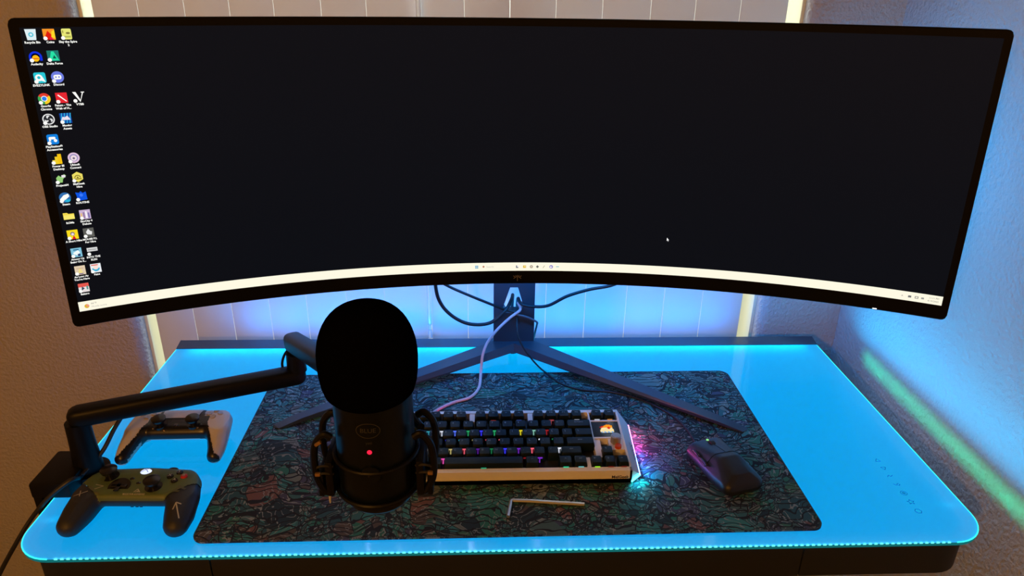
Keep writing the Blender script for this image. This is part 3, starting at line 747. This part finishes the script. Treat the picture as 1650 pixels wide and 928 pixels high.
# ------------------------------------------------------------------ keyboard
KO = (.0, .21, .0034)
kb = thing('keyboard', 'cream mechanical keyboard with smoky black keys and coloured backlight', 'keyboard', KO)
case_m = mat('cream_case', (.90, .87, .78), .45)
KX0, KX1 = -.192, .193
def kz(y): return .0275 + .085 * (y - .138)
m = MB()
yb, yf = .291, .138
# side profile swept across, leaving a well for the keys
def strip(x0, x1, y0, y1, h=0.0, zb=.0036):
    a = [(x0, y0, zb), (x1, y0, zb), (x1, y1, zb), (x0, y1, zb)]
    t = [(x0, y0, kz(y0) + h), (x1, y0, kz(y0) + h), (x1, y1, kz(y1) + h), (x0, y1, kz(y1) + h)]
    m.hull(a + t)
strip(KX0, KX1, yf, .1465)
strip(KX0, KX1, .2840, yb)
strip(KX0, KX0 + .007, yf, yb)
strip(.1895, KX1, yf, yb)
strip(.1400, .1425, .17, yb)                        # divider beside the main block
strip(.1425, .1895, .2590, .2625)                   # bar above the little display
strip(.1425, .1895, .2150, .2185)
strip(.1425, .1520, .1720, .2160, -.002)
strip(.1655, .1895, .1880, .2160, -.001)
strip(.1225, .1290, .1465, .1690)
strip(-.0665, -.0575, .2630, .285, -.001); strip(.0345, .0430, .2630, .285, -.001)
strip(KX0, KX1, yf, yb, -.016)
m.build('case', case_m, kb, origin=KO)
plate_m = mat('switch_plate', (.03, .035, .04), .5)
m = MB(); m.hull([(KX0 + .005, .145, kz(.145) - .0155), (.19, .145, kz(.145) - .0155), (.19, .285, kz(.285) - .0155), (KX0 + .005, .285, kz(.285) - .0155),
                  (KX0 + .005, .145, kz(.145) - .0125), (.19, .145, kz(.145) - .0125), (.19, .285, kz(.285) - .0125), (KX0 + .005, .285, kz(.285) - .0125)]); m.build('plate', plate_m, kb, origin=KO)
cap_m = mat('smoky_keycap', (.003, .011, .015), .34, coat=0.0, spec=.2)
leg_m = mat('key_legend', (.30, .36, .40), .5)
U = .0222
led_cols = [(255, 60, 70), (70, 90, 255), (60, 220, 150), (240, 220, 60), (235, 240, 255), (160, 60, 230), (255, 110, 130), (80, 200, 230), (200, 190, 120)]
def keycap(x, y, w, leg, col=None, top=.0095, h=.0215, st=1.0):
    z = kz(y) - .006
    ht = .0125
    m = MB(); wb = w * U - .0018; wt = w * U - .0072
    y0, y1 = y - h / 2 + .0008, y + h / 2 - .0008
    sl_ = .085
    def rr_(x_, ya, yb_, hw, z_, r=.0018):
        p = arc(x_ - hw + r, ya + r, r, 180, 270, 3) + arc(x_ + hw - r, ya + r, r, 270, 360, 3) + arc(x_ + hw - r, yb_ - r, r, 0, 90, 3) + arc(x_ - hw + r, yb_ - r, r, 90, 180, 3)
        return [Vector((a, c, z_ + sl_ * (c - y))) for a, c in p]
    m.rings([rr_(x, y0, y1, wb / 2, z), rr_(x, y0 + .0012, y1 - .0006, wb / 2 - .0010, z + ht * .6), rr_(x, y0 + .0034, y1 - .0014, wt / 2 + .0005, z + ht), rr_(x, y0 + .0045, y1 - .0024, wt / 2 - .0008, z + ht + .0002)])
    if leg:
        m.text(leg, .0056 if len(leg) == 1 else .0036, 1, at=(0, 0, 0), fn=lambda v: Vector((x + v.x - (wt / 2 - .004 if len(leg) == 1 else 0), y + v.y + .0028, z + ht + .0005 + sl_ * (v.y + .0028))))
    k = m.build('keycap', [cap_m, leg_m], kb, origin=KO, smooth=50)
    if col:
        q = MB(); q.box((x, y0 - .0003, z + .0052), (min(.0088, wb * .5), .0012, .0026), .0004, seg=1)
        q.cyl((x, y0 - .0002, z - .004), (x, y0 - .0002, z + .0045), .0008, seg=8)
        q.build('backlight', em(col, st), k, origin=KO)
    return k
Wt = (235, 240, 255); Bl = (90, 120, 255); Gn = (50, 190, 120); Yl = (235, 220, 40); Pu = (130, 50, 210); Pk = (255, 100, 120); Cy = (70, 190, 215); Rd = (220, 50, 60); Ol = (190, 175, 110); Vi = (60, 60, 255); Mg = (255, 90, 190); Te = (50, 220, 160); Li = (160, 240, 50)
yr = [.157, .1795, .202, .2245, .247, .2735]
# function row
fx = [-.175, -.1475, -.1253, -.1031, -.0809, -.0475, -.0253, -.0031, .0191, .0528, .0750, .0972, .1194]
fl = ['esc', 'F1', 'F2', 'F3', 'F4', 'F5', 'F6', 'F7', 'F8', 'F9', 'F10', 'F11', 'F12']
fc = [None, None, None, None, None, None, (200, 70, 70), None, (80, 110, 210), None, (190, 80, 90), None, Wt]
for x, l, c in zip(fx, fl, fc): keycap(x, yr[5], .97, l, c, st=.55)
for x, l, c in ((.1545, 'del', Wt), (.1768, 'end', (230, 150, 60))): keycap(x, yr[5], .97, l, c, st=.6)
def row(y, x0, spec):
    x = x0
    for w, l, c, s_ in spec:
        keycap(x + w * U / 2, y, w, l, c, st=s_); x += w * U
X0 = -.1905
row(yr[4], X0, [(1, '`', None, 1), (1, '1', None, 1), (1, '2', Cy, .5), (1, '3', Wt, .8), (1, '4', Bl, .9), (1, '5', Gn, .6), (1, '6', Vi, .9), (1, '7', Gn, .7), (1, '8', None, 1), (1, '9', Yl, .9), (1, '0', (150, 220, 200), .7), (1, '-', Rd, .4), (1, '=', None, 1), (2, 'backspace', None, 1)])
row(yr[3], X0, [(1.5, 'tab', None, 1), (1, 'Q', Gn, .4), (1, 'W', Pu, .5), (1, 'E', Vi, .5), (1, 'R', Cy, .5), (1, 'T', Ol, .5), (1, 'Y', Pk, .5), (1, 'U', Pk, .6), (1, 'I', None, 1), (1, 'O', None, 1), (1, 'P', Wt, 1), (1, '[', Gn, .3), (1, ']', None, 1), (1.5, '\\', None, 1)])
row(yr[2], X0, [(1.75, 'caps', None, 1), (1, 'A', Gn, .6), (1, 'S', Cy, .4), (1, 'D', Ol, .9), (1, 'F', Pk, .8), (1, 'G', Pu, .4), (1, 'H', Gn, .3), (1, 'J', Vi, 1), (1, 'K', Pu, .7), (1, 'L', Pk, 1), (1, ';', None, 1), (1, '\'', Wt, 1), (2.25, 'enter', None, 1)])
row(yr[1], X0, [(2.25, 'shift', None, 1), (1, 'Z', Gn, .5), (1, 'X', Mg, .8), (1, 'C', Rd, .3), (1, 'V', None, 1), (1, 'B', Rd, .25), (1, 'N', None, 1), (1, 'M', None, 1), (1, ',', Rd, .25), (1, '.', Pu, .8), (1, '/', None, 1), (1.7, 'shift', None, 1)])
row(yr[0], X0, [(1.25, 'ctrl', Gn, .6), (1.25, 'win', Pk, .5), (1.25, 'alt', Mg, .8), (5.85, '', Te, .45), (1.1, 'alt', None, 1)])
keycap(.0885, yr[0], 1.1, 'fn', Te, st=.8); keycap(.1125, yr[0], 1.1, 'ctrl', (120, 210, 215), st=.7)
keycap(.1595, .1795, .95, '\u2191', None)
keycap(.1385, yr[0] - .0005, .93, '\u2190', Li, st=.9); keycap(.1600, yr[0] - .0005, .93, '\u2193', (190, 60, 50), st=.25); keycap(.1812, yr[0] - .0005, .93, '\u2192', (190, 70, 60), st=.25)
# little display with a pixel picture
m = MB(); zc = kz(.2385)
m.hull([(x, y, kz(y) + dz) for x in (.1432, .1893) for y in (.2188, .2588) for dz in (-.012, -.0008)]); disp = m.build('display', mat('display_glass', (.004, .004, .005), .12), kb, origin=KO)
m = MB(); mats_ = [em((250, 225, 165), 1.0), em((250, 150, 30), 1.0), em((220, 40, 30), 1.0), em((130, 175, 225), 1.0)]
px = .00155
art = ["...............", ".......ooooo...", ".....ooooooooo.", "..rroooooooooo.", "rrrrooooorrooo.", "..ccccccrrrrcc.", ".ccccccccrrccc.", ".cccccccccccccc", "ccccccccccccccc", "ccccccccccccccc", "cbccbbccbbccbbc", ".bbcbbbcbbbcbb."]
for j, rw in enumerate(art):
    for i, ch in enumerate(rw):
        if ch == '.': continue
        x = .1560 + i * px; y = .2500 - j * px * 1.25
        m.poly([(x, y, kz(y) + .0002), (x + px, y, kz(y) + .0002), (x + px, y + px * 1.25, kz(y + px) + .0002), (x, y + px * 1.25, kz(y + px) + .0002)], 'corb'.index(ch))
m.build('pixel_picture', mats_, disp, origin=KO, smooth=0, recalc=False)
m = MB(); m.cyl((.1775, .2075, kz(.2075) - .002), (.1775, .2075, kz(.2075) + .011), .0088, .0084, seg=40); m.cyl((.1775, .2075, kz(.2075) + .011), (.1775, .2075, kz(.2075) + .0118), .0070, .0066, seg=40); m.build('knob', mat('brushed_knob', (.45, .42, .36), .35, .6), kb, origin=KO)
m = MB(); m.cyl((.1795, .1935, kz(.1935) - .002), (.1795, .1935, kz(.1935) + .0035), .0055, .0052, seg=32); m.build('red_button', mat('red_plastic', (.75, .10, .03), .4), kb, origin=KO)
# right wing: pale bevelled side with the light line
wing_m = mat('clear_wing', (.78, .92, .95), .25, coat=.5)
for sx in (1, -1):
    f = (lambda x: x) if sx == 1 else (lambda x: -x + .001)
    m = MB()
    m.hull([(f(.193), yb, kz(yb)), (f(.193), yf, kz(yf)), (f(.2125), .276, .0185), (f(.2070), .147, .0140), (f(.193), yb, .006), (f(.1915), yf, .005), (f(.2100), .276, .008), (f(.2045), .147, .006)])
    m.build('side_wing', wing_m, kb, origin=KO, smooth=15)
    pts = [(.2130, .277, .0165), (.2118, .250, .0157), (.2106, .222, .0150), (.2094, .195, .0142), (.2076, .146, .0122), (.1930, .1372, .0062)]
    cs = [(255, 120, 190), (255, 110, 230), (200, 120, 255), (110, 150, 255), (60, 230, 255)]
    m = MB(); ms_ = []
    for i, (a, c) in enumerate(zip(pts[:-1], pts[1:])):
        m.cyl((f(a[0]), a[1], a[2]), (f(c[0]), c[1], c[2]), .0013, seg=8, mi=i); ms_.append(em(cs[i], 9.0))
    m.build('light_line', ms_, kb, origin=KO)
    if sx == 1:
        m = MB(); g = lambda v: Vector((.200 + v.x * .8 + .004, .19 + v.y, .0245 - v.x * .62 + .0008 + .085 * v.y * .3))
        stroke(m, [(-.003, .022), (.004, .008), (-.002, .000), (.004, -.012), (-.002, -.024), (-.003, .022)], .0009, g); stroke(m, [(-.003, .010), (.004, .020), (.003, -.004), (-.002, -.012), (.004, -.020)], .0009, g)
        m.build('wing_print', mat('wing_ink', (.16, .20, .21), .5), kb, origin=KO, smooth=0)
m = MB(); m.cyl((-.185, yb + .0012, .012), (-.055, yb + .0012, .012), .0012, seg=8); m.build('rear_light_line', em((255, 45, 70), 30.0), kb, origin=KO)
m = MB(); m.text('MelGeek', .0074, 0, at=(.174, .0150, 0), bold=.0002, fn=lambda v: Vector((v.x, yf - .0003, v.y))); m.build('maker_name', mat('print_black', (.03, .025, .02), .5), kb, origin=KO, smooth=0)

# ------------------------------------------------------------------ mouse
mouse = thing('computer_mouse', 'matte black ergonomic mouse on the right of the desk mat', 'mouse', (.3475, .156, .0034), R(15))
mouse.scale = (1.14, 1.08, 1.08)
mb_m = mat('mouse_shell', (.012, .013, .016), .42)
m = MB(); mm_ = .001
B = lambda l: m.blob([(a * mm_, c * mm_, d * mm_, e_ * mm_) for a, c, d, e_ in l], zs=1)
B([(-25, 50, 11, 8), (21, 54, 11, 8), (-20, 48, 19, 8), (16, 51, 18, 8), (-11, -8, 29, 11), (10, -8, 28, 11), (-19, -43, 14, 13), (19, -43, 14, 13), (-22, -18, 12, 11), (24, -18, 12, 11), (-10, -36, 21, 13), (10, -36, 21, 13)])
bm_ = fused(m, .0014, 8)
for v in bm_.verts:
    if v.co.z < .0008: v.co.z = .0008
top, rest = split_faces(bm_, lambda c, n: n.z > .35 and c.y > .004 and abs(c.x) > .0012 and c.z > .012, .0007)
rest.build('shell', mb_m, mouse, smooth=60); top.build('main_buttons', mb_m, mouse, smooth=60)
m = MB(); m.cyl((-.003, .038, .0245), (.003, .038, .0245), .0085, seg=24); m.build('scroll_wheel', mat('wheel_rubber', (.02, .02, .02), .6), mouse)
m = MB(); m.sphere((-.0005, .050, .0275), .0022, (1, 1, .5)); m.build('status_light', em((150, 235, 140), 1.0), mouse)
for yy in (.008, .030):
    m = MB(); m.blob([(-.0292 - .001, yy - .008, .024, .0022), (-.0305, yy + .007, .0232, .0020)]); m.build('side_button', mat('side_gloss', (.02, .02, .025), .15), mouse)

# ------------------------------------------------------------------ hex key
hx = mat('zinc_steel', (.62, .64, .62), .32, .9)
m = MB()
hp = [(-.0065, .0610, .0066), (-.0015, .0905, .0066)] + [(-.0012 + .004 * (1 - math.cos(R(a))), .0925 + .0042 * math.sin(R(a)), .0066) for a in (15, 40, 65, 88)] + [(.03, .0945, .0066), (.1105, .0850, .0066)]
m.tube(hp, .0029, 6, smooth=0)
tag(m.build('hex_key', hx, smooth=20), 'small silver L-shaped hex key lying on the desk mat before the keyboard', 'hex key')

# ------------------------------------------------------------------ game controllers
S = .00110
def frame_on(b, x, y):
    """height and normal of the skin above (x, y)"""
    from mathutils.bvhtree import BVHTree
    t = b if isinstance(b, BVHTree) else BVHTree.FromBMesh(b)
    h = t.ray_cast(Vector((x, y, 1)), Vector((0, 0, -1)))
    return h[0], h[1]
from mathutils.bvhtree import BVHTree
def on_skin(bvh):
    def f(v, lift=.0014):
        h = bvh.ray_cast(Vector((v.x, v.y, 1)), Vector((0, 0, -1)))
        return (h[0] if h[0] else Vector((v.x, v.y, .02))) + Vector((0, 0, lift))
    return f
def stick(parent, bvh, x, y, mm_, big=1.0):
    p, n = frame_on(bvh, x * S, y * S); n = (n + Vector((0, 0, 1.2))).normalized()
    m = MB()
    m.cyl(p - n * .004, p + n * .001, .0115 * big, .0105 * big, seg=28); m.cyl(p, p + n * .010, .0055, .0062, seg=20)
    a = p + n * .010
    m.cyl(a, a + n * .0035, .0098 * big, .0104 * big, seg=32); m.cyl(a + n * .0035, a + n * .0048, .0104 * big, .0080 * big, seg=32)
    return m.build('thumbstick', mm_, parent, smooth=40)
# green one
gpad = thing('game_controller', 'green and black wireless game controller at the left front of the desk', 'game controller', (-.5545, .0985, 0), R(-1.5))
gpad.scale = (1.09, 1.03, 1.06)
m = MB()
G = lambda l, z=1: m.blob([(a * S, c * S, d * S, e_ * S) for a, c, d, e_ in l], zs=z)
for sx in (-1, 1):
    G([(sx * 50, 14, 27, 21), (sx * 59, -10, 24, 19), (sx * 48, -2, 26, 18)]); G([(sx * 57, -8, 24, 20), (sx * 60.5, -30, 18, 18.5)]); G([(sx * 60.5, -30, 18, 18.5), (sx * 62.5, -48, 15, 15)])
G([(-48, 18, 27, 20), (48, 18, 27, 20), (-36, -6, 27, 14), (36, -6, 27, 14), (0, 22, 29, 19)])
G([(-42, 30, 22, 10), (42, 30, 22, 10), (0, 32, 22, 10)])
G([(-52, 28, 14, 9), (-40, 30, 12, 9)]); G([(52, 28, 14, 9), (40, 30, 12, 9)])
b = fused(m, .0020, 9)
for v in b.verts:
    v.co.z = max(v.co.z * .96, .0006)
    if v.co.z > .0385: v.co.z = .0385 + (v.co.z - .0385) * .35
bv = BVHTree.FromBMesh(b)
def is_green(c, n):
    x, y = abs(c.x) / S, c.y / S
    return n.z > .05 and c.z > .014 and y > -19 and y > (x - 42) * .85 - 17
olive = mat('olive_shell', (.08, .125, .034), .42, bump=(60, .05, .001))
blackp = mat('black_grip', (.016, .018, .02), .5, bump=(1200, .3, .0006))
pl, bd = split_faces(b, is_green, .0008)
bd.build('grip_body', blackp, gpad, smooth=60); pl.build('face_plate', olive, gpad, smooth=60)
gloss = mat('gloss_black', (.01, .01, .012), .22)
stick(gpad, bv, -40, 17, gloss, 1.08); stick(gpad, bv, 21, -2, gloss, 1.08)
f_ = on_skin(bv)
p0, n0 = frame_on(bv, -21 * S, -2 * S)
m = MB(); m.cyl(p0 - n0 * .002, p0 + n0 * .0016, .0150, .0143, seg=36); m.box(p0 + n0 * .002, (.021, .0062, .002), .0006); m.box(p0 + n0 * .002, (.0062, .021, .002), .0006); m.build('direction_pad', gloss, gpad)
btn_red = mat('red_letter', (.5, .02, .02), .4)
for dx, dy, l in ((0, -8.2, 'A'), (8.6, 0, 'B'), (-8.6, 0, 'X'), (0, 8.2, 'Y')):
    q, nn = frame_on(bv, (43 + dx) * S, (16 + dy) * S)
    m = MB(); m.cyl(q - nn * .001, q + nn * .0026, .0050, .0044, seg=20); m.sphere(q + nn * .0022, .0044, (1, 1, .3), 2)
    m.text(l, .0062, 1, fn=lambda v: Vector((q.x + v.x, q.y + v.y, q.z + nn.z * .0026 + .0013)), bold=.0002)
    m.build('face_button', [btn_red if l == 'B' else gloss, mat('letter_' + l, (.35, .36, .33), .4)], gpad)
for dx, dy in ((-11, 12.5), (11, 12.5), (0, 4.5)):
    q, nn = frame_on(bv, dx * S, dy * S)
    m = MB(); m.sphere(q + nn * .0004, .0036, (1, .8, .4), 2); m.build('menu_button', gloss, gpad)
q, nn = frame_on(bv, 0, 26 * S)
m = MB(); m.sphere(q, .0078, (1, .9, .36), 3); gb = m.build('guide_button', em((215, 225, 255), 1.3), gpad)
m = MB(); fq = lambda v: Vector((q.x + v.x, q.y + v.y, q.z + .0031))
stroke(m, [(-.005, -.004), (-.001, .0012), (.004, .0046)], .0010, fq); stroke(m, [(.005, -.004), (.001, .0012), (-.004, .0046)], .0010, fq); m.build('cross_mark', em((120, 140, 190), .8), gb, smooth=0)
pale = mat('pale_print', (.42, .42, .34), .6)
m = MB()
for pts in ([(-3, -12.6), (0, -7), (3.4, -12.6)], [(-1.2, -12.6), (1.2, -10.4), (1.6, -12.6)], [(0.2, -7), (4.6, -12.6)]):
    stroke(m, [((x + 4) * S, y * S) for x, y in pts], .0011, f_)
m.text('MADE FOR CONSOLE', .0030, 0, at=(2 * S, -15.2 * S, 0), bold=.0001, fn=f_)
m.build('printed_emblem', pale, gpad, smooth=0)
m = MB(); stroke(m, [(60 * S, -32 * S), (69 * S, -50 * S)][::-1], .0016, f_); stroke(m, [(58.5 * S, -40 * S), (59.5 * S, -30.5 * S), (66 * S, -32 * S)], .0016, f_); m.build('grip_arrow', pale, gpad, smooth=0)
m = MB(); stroke(m, [(-68 * S, -20 * S), (-54 * S, -12 * S)], .0010, f_); stroke(m, [(-63 * S, -11 * S), (-60 * S, -21 * S)], .0010, f_); stroke(m, [(-50 * S, 0 * S), (-40 * S, -2 * S), (-48 * S, -8 * S)], .0010, f_); m.build('grip_scratches', pale, gpad, smooth=0)
ogr = mat('olive_fleck', (.085, .10, .045), .5)
for a, c in (((40, -15), (54, -6)), ((48, -10), (56, -12)), ((52, -2), (62, -8)), ((-56, -4), (-48, -10)), ((-46, -12), (-40, -15))):
    m = MB(); stroke(m, [(a[0] * S, a[1] * S), (c[0] * S, c[1] * S)], .0034, f_); m.build('camouflage_fleck', ogr, gpad, smooth=0)
for sx in (-1, 1):
    m = MB(); m.blob([(sx * 24 * S, 37 * S, .027, .0042), (sx * 48 * S, 34 * S, .024, .0042)]); m.build('bumper', gloss, gpad)
m = MB(); m.sphere((28 * S, 40 * S, .036), .004, (1.7, .8, .6)); m.build('top_button', gloss, gpad)
m = MB()
for dx in (-6, 0, 5):
    h = bv.ray_cast(Vector((dx * S + .002, -.12, .017)), Vector((0, 1, 0)))[0]
    if h: m.box(h, (.004, .0012, .0022), .0004)
m.build('port', gloss, gpad)

# white one
wpad = thing('game_controller', 'white and black game controller lying under the microphone arm', 'game controller', (-.5575, .259, 0), R(1))
m = MB()
for sx in (-1, 1):
    G([(sx * 55, 18, 28, 21), (sx * 62, -8, 25, 17), (sx * 46, 4, 26, 17)]); G([(sx * 61.5, -6, 24, 17), (sx * 66, -32, 16, 13.5)]); G([(sx * 66, -32, 16, 13.5), (sx * 66.5, -48, 12, 11)])
G([(-50, 20, 28, 19), (50, 20, 28, 19), (-38, -4, 26, 12), (38, -4, 26, 12)])
G([(-54, 30, 18, 10), (-36, 31, 16, 9)]); G([(54, 30, 18, 10), (36, 31, 16, 9)])
b = fused(m, .0020, 9)
for v in b.verts:
    v.co.z = max(v.co.z * 1.04, .0006)
    if v.co.z > .0430: v.co.z = .0430 + (v.co.z - .0430) * .35
bv = BVHTree.FromBMesh(b)
def is_core(c, n):
    x, y = abs(c.x) / S, c.y / S
    xb = 45 if y > 0 else 45 + (-y) * .44
    if y > 14: xb = 36 - (y - 14) * .2
    if y < -53: return n.z > -.3
    return x < xb and n.z > (.12 if y < -20 and x > 20 else -.5)
wht = mat('white_shell', (.60, .56, .50), .4); core = mat('core_black', (.008, .008, .009), .3)
pl, bd = split_faces(b, is_core, .0006)
bd.build('white_shell', wht, wpad, smooth=60); pl.build('black_core', core, wpad, smooth=60)
stick(wpad, bv, -25, -2, gloss, 1.1); stick(wpad, bv, 25, -2, gloss, 1.1)
f_ = on_skin(bv)
m = MB()
tp = [(-27, 10), (27, 10), (30, 36), (-30, 36)]
gx = 10
for i in range(gx):
    for j in range(5):
        q = []
        for a, c in ((i, j), (i + 1, j), (i + 1, j + 1), (i, j + 1)):
            yy = 10 + 25 * c / 5; hw = 27 + 3 * c / 5; q.append(f_(Vector(((-hw + 2 * hw * a / gx) * S, yy * S, 0)), .0016))
        m.poly(q)
bmesh.ops.remove_doubles(m.bm, verts=m.bm.verts, dist=1e-6); m.build('touchpad', wht, wpad)
for dx, dy, nm in ((0, 8, 0), (8.5, 0, 0), (-8.5, 0, 0), (0, -8, 0)):
    q, nn = frame_on(bv, (50 + dx) * S, (20 + dy) * S); m = MB(); m.cyl(q - nn * .001, q + nn * .0018, .0046, .0042, seg=20); m.build('face_button', mat('clear_button', (.45, .44, .42), .2), wpad)
q, nn = frame_on(bv, -50 * S, 20 * S)
for a in range(4):
    m = MB(); d = Vector((math.cos(a * math.pi / 2), math.sin(a * math.pi / 2), 0)); c = q + d * .0078
    m.hull([c + d * .004 + d.cross(Vector((0, 0, 1))) * k + Vector((0, 0, z)) for k in (-.0036, .0036) for z in (-.003, .002)] + [c - d * .004 + Vector((0, 0, z)) for z in (-.003, .002)]); m.build('direction_button', mat('dpad_grey', (.40, .39, .37), .3), wpad)
bronze = mat('bronze_tone', (.40, .30, .16), .4, .4)  # bronze tone for the line and dots on the core
m = MB(); f2 = lambda v: f_(v, .0011); stroke(m, [(-15 * S, -14 * S), (15 * S, -14 * S)], .0012, f2); stroke(m, [(-14 * S, -14 * S), (-17 * S, -12.5 * S)], .001, f2); m.build('core_line', bronze, wpad, smooth=0)
m = MB()
for i in range(9):
    for j in range(3):
        q = f2(Vector(((-9 + 2.2 * i) * S, (3 + 2.2 * j) * S, 0))); m.box(q, (.0012, .0012, .0004))
m.build('speaker_grille', mat('grille', (.09, .085, .08), .5), wpad, smooth=0)
q, nn = frame_on(bv, 0, -6 * S); m = MB(); m.sphere(q, .004, (1.2, .8, .4), 2); m.build('home_button', gloss, wpad)
m = MB(); m.text('PS', .006, 0, fn=lambda v: f_(v + Vector((0, -6 * S, 0)), .0024), bold=.0002); m.build('home_mark', mat('home_ink', (.12, .12, .12), .4), wpad, smooth=0)
for sx in (-1, 1):
    q, nn = frame_on(bv, sx * 33 * S, -10 * S); m = MB(); m.sphere(q + Vector((0, 0, .0004)), .0018, (1, 1, .5), 2); m.build('bronze_dot', bronze, wpad)
    m = MB(); m.blob([(sx * 40 * S, 38 * S, .026, .004), (sx * 58 * S, 34 * S, .024, .004)]); m.build('bumper', wht, wpad)

# ------------------------------------------------------------------ light
def area(name, loc, target, size, power, col, sy=None, spread=180):
    l = bpy.data.lights.new(name, 'AREA'); l.energy = power; l.color = col; l.shape = 'RECTANGLE' if sy else 'SQUARE'; l.size = size
    if sy: l.size_y = sy
    l.spread = R(spread)
    o = bpy.data.objects.new(name, l); COL.objects.link(o); o.location = loc
    o.rotation_euler = (Vector(target) - Vector(loc)).to_track_quat('-Z', 'Y').to_euler(); return o
w = bpy.data.worlds.new('sky'); sc.world = w; w.use_nodes = True
nt = w.node_tree; bg = nt.nodes['Background']
tc = nt.nodes.new('ShaderNodeTexCoord'); sp = nt.nodes.new('ShaderNodeSeparateXYZ'); cr = nt.nodes.new('ShaderNodeValToRGB')
mr = nt.nodes.new('ShaderNodeMapRange'); mr.inputs['From Min'].default_value = -.5; mr.inputs['From Max'].default_value = .5
nt.links.new(tc.outputs['Generated'], sp.inputs[0]); nt.links.new(sp.outputs['Z'], mr.inputs['Value']); nt.links.new(mr.outputs[0], cr.inputs['Fac'])
cr.color_ramp.elements[0].position = .12; cr.color_ramp.elements[0].color = (.85, .85, .70, 1)
cr.color_ramp.elements[1].position = .45; cr.color_ramp.elements[1].color = (1.0, .98, .80, 1)
nt.links.new(cr.outputs[0], bg.inputs['Color']); bg.inputs['Strength'].default_value = .8
area('daylight', (-.1, 1.6, 2.0), (-.1, .7, 1.0), 1.5, 48, (.78, .92, 1), 1.0, 70)
# warm room lamp behind and to the left of the camera
def bulb(name, loc, energy, r):
    lp = bpy.data.lights.new(name, 'POINT'); lp.energy = energy; lp.color = (1, .42, .075); lp.shadow_soft_size = r
    lo = bpy.data.objects.new(name, lp); COL.objects.link(lo); lo.location = loc
bulb('ceiling_lamp', (-.9, -1.5, 1.64), 7, .06)
bulb('floor_lamp', (-.95, -1.9, 1.0), 56, .07)
# blue LED tape behind the rear rail, glow behind the monitor
area('rear_tape', (-.03, .648, -.004), (-.03, .70, .10), 1.1, 1.5, (0, .25, 1), .006)
area('monitor_glow', (.0, .42, .37), (.02, .70, .08), 1.0, 4.2, (0, .27, 1), .08, 160)
# green light leaving the edge of the glass towards the right wall
area('edge_line', (.7025, .29, -.002), (.8, .29, -.002), .52, .045, (.0, 1, .50), .004, 40)
area('blue_wall_fill', (.7025, .30, .006), (.78, .30, .20), .59, .72, (0, .50, 1), .004, 120)  # added blue fill along the desk edge, aimed up to brighten the wall
area('right_wall_fill', (.42, .40, .50), (.80, .44, .42), .26, .85, (0, .40, 1), .06, 130)  # unseen fill added behind the monitor for more blue on the right wall
# colours the keyboard's edge lights throw on the mat
for y_, c_ in ((.262, (1, .10, .30)), (.232, (1, .08, .65)), (.200, (.30, .12, 1)), (.165, (.02, .35, 1))):
    area('keyboard_glow', (.216, y_, .0125), (.25, y_, .0), .034, .035, c_, .004, 160)
area('keyboard_glow', (.2030, .1400, .0105), (.212, .125, .0), .022, .03, (.02, .65, 1), .004, 160)
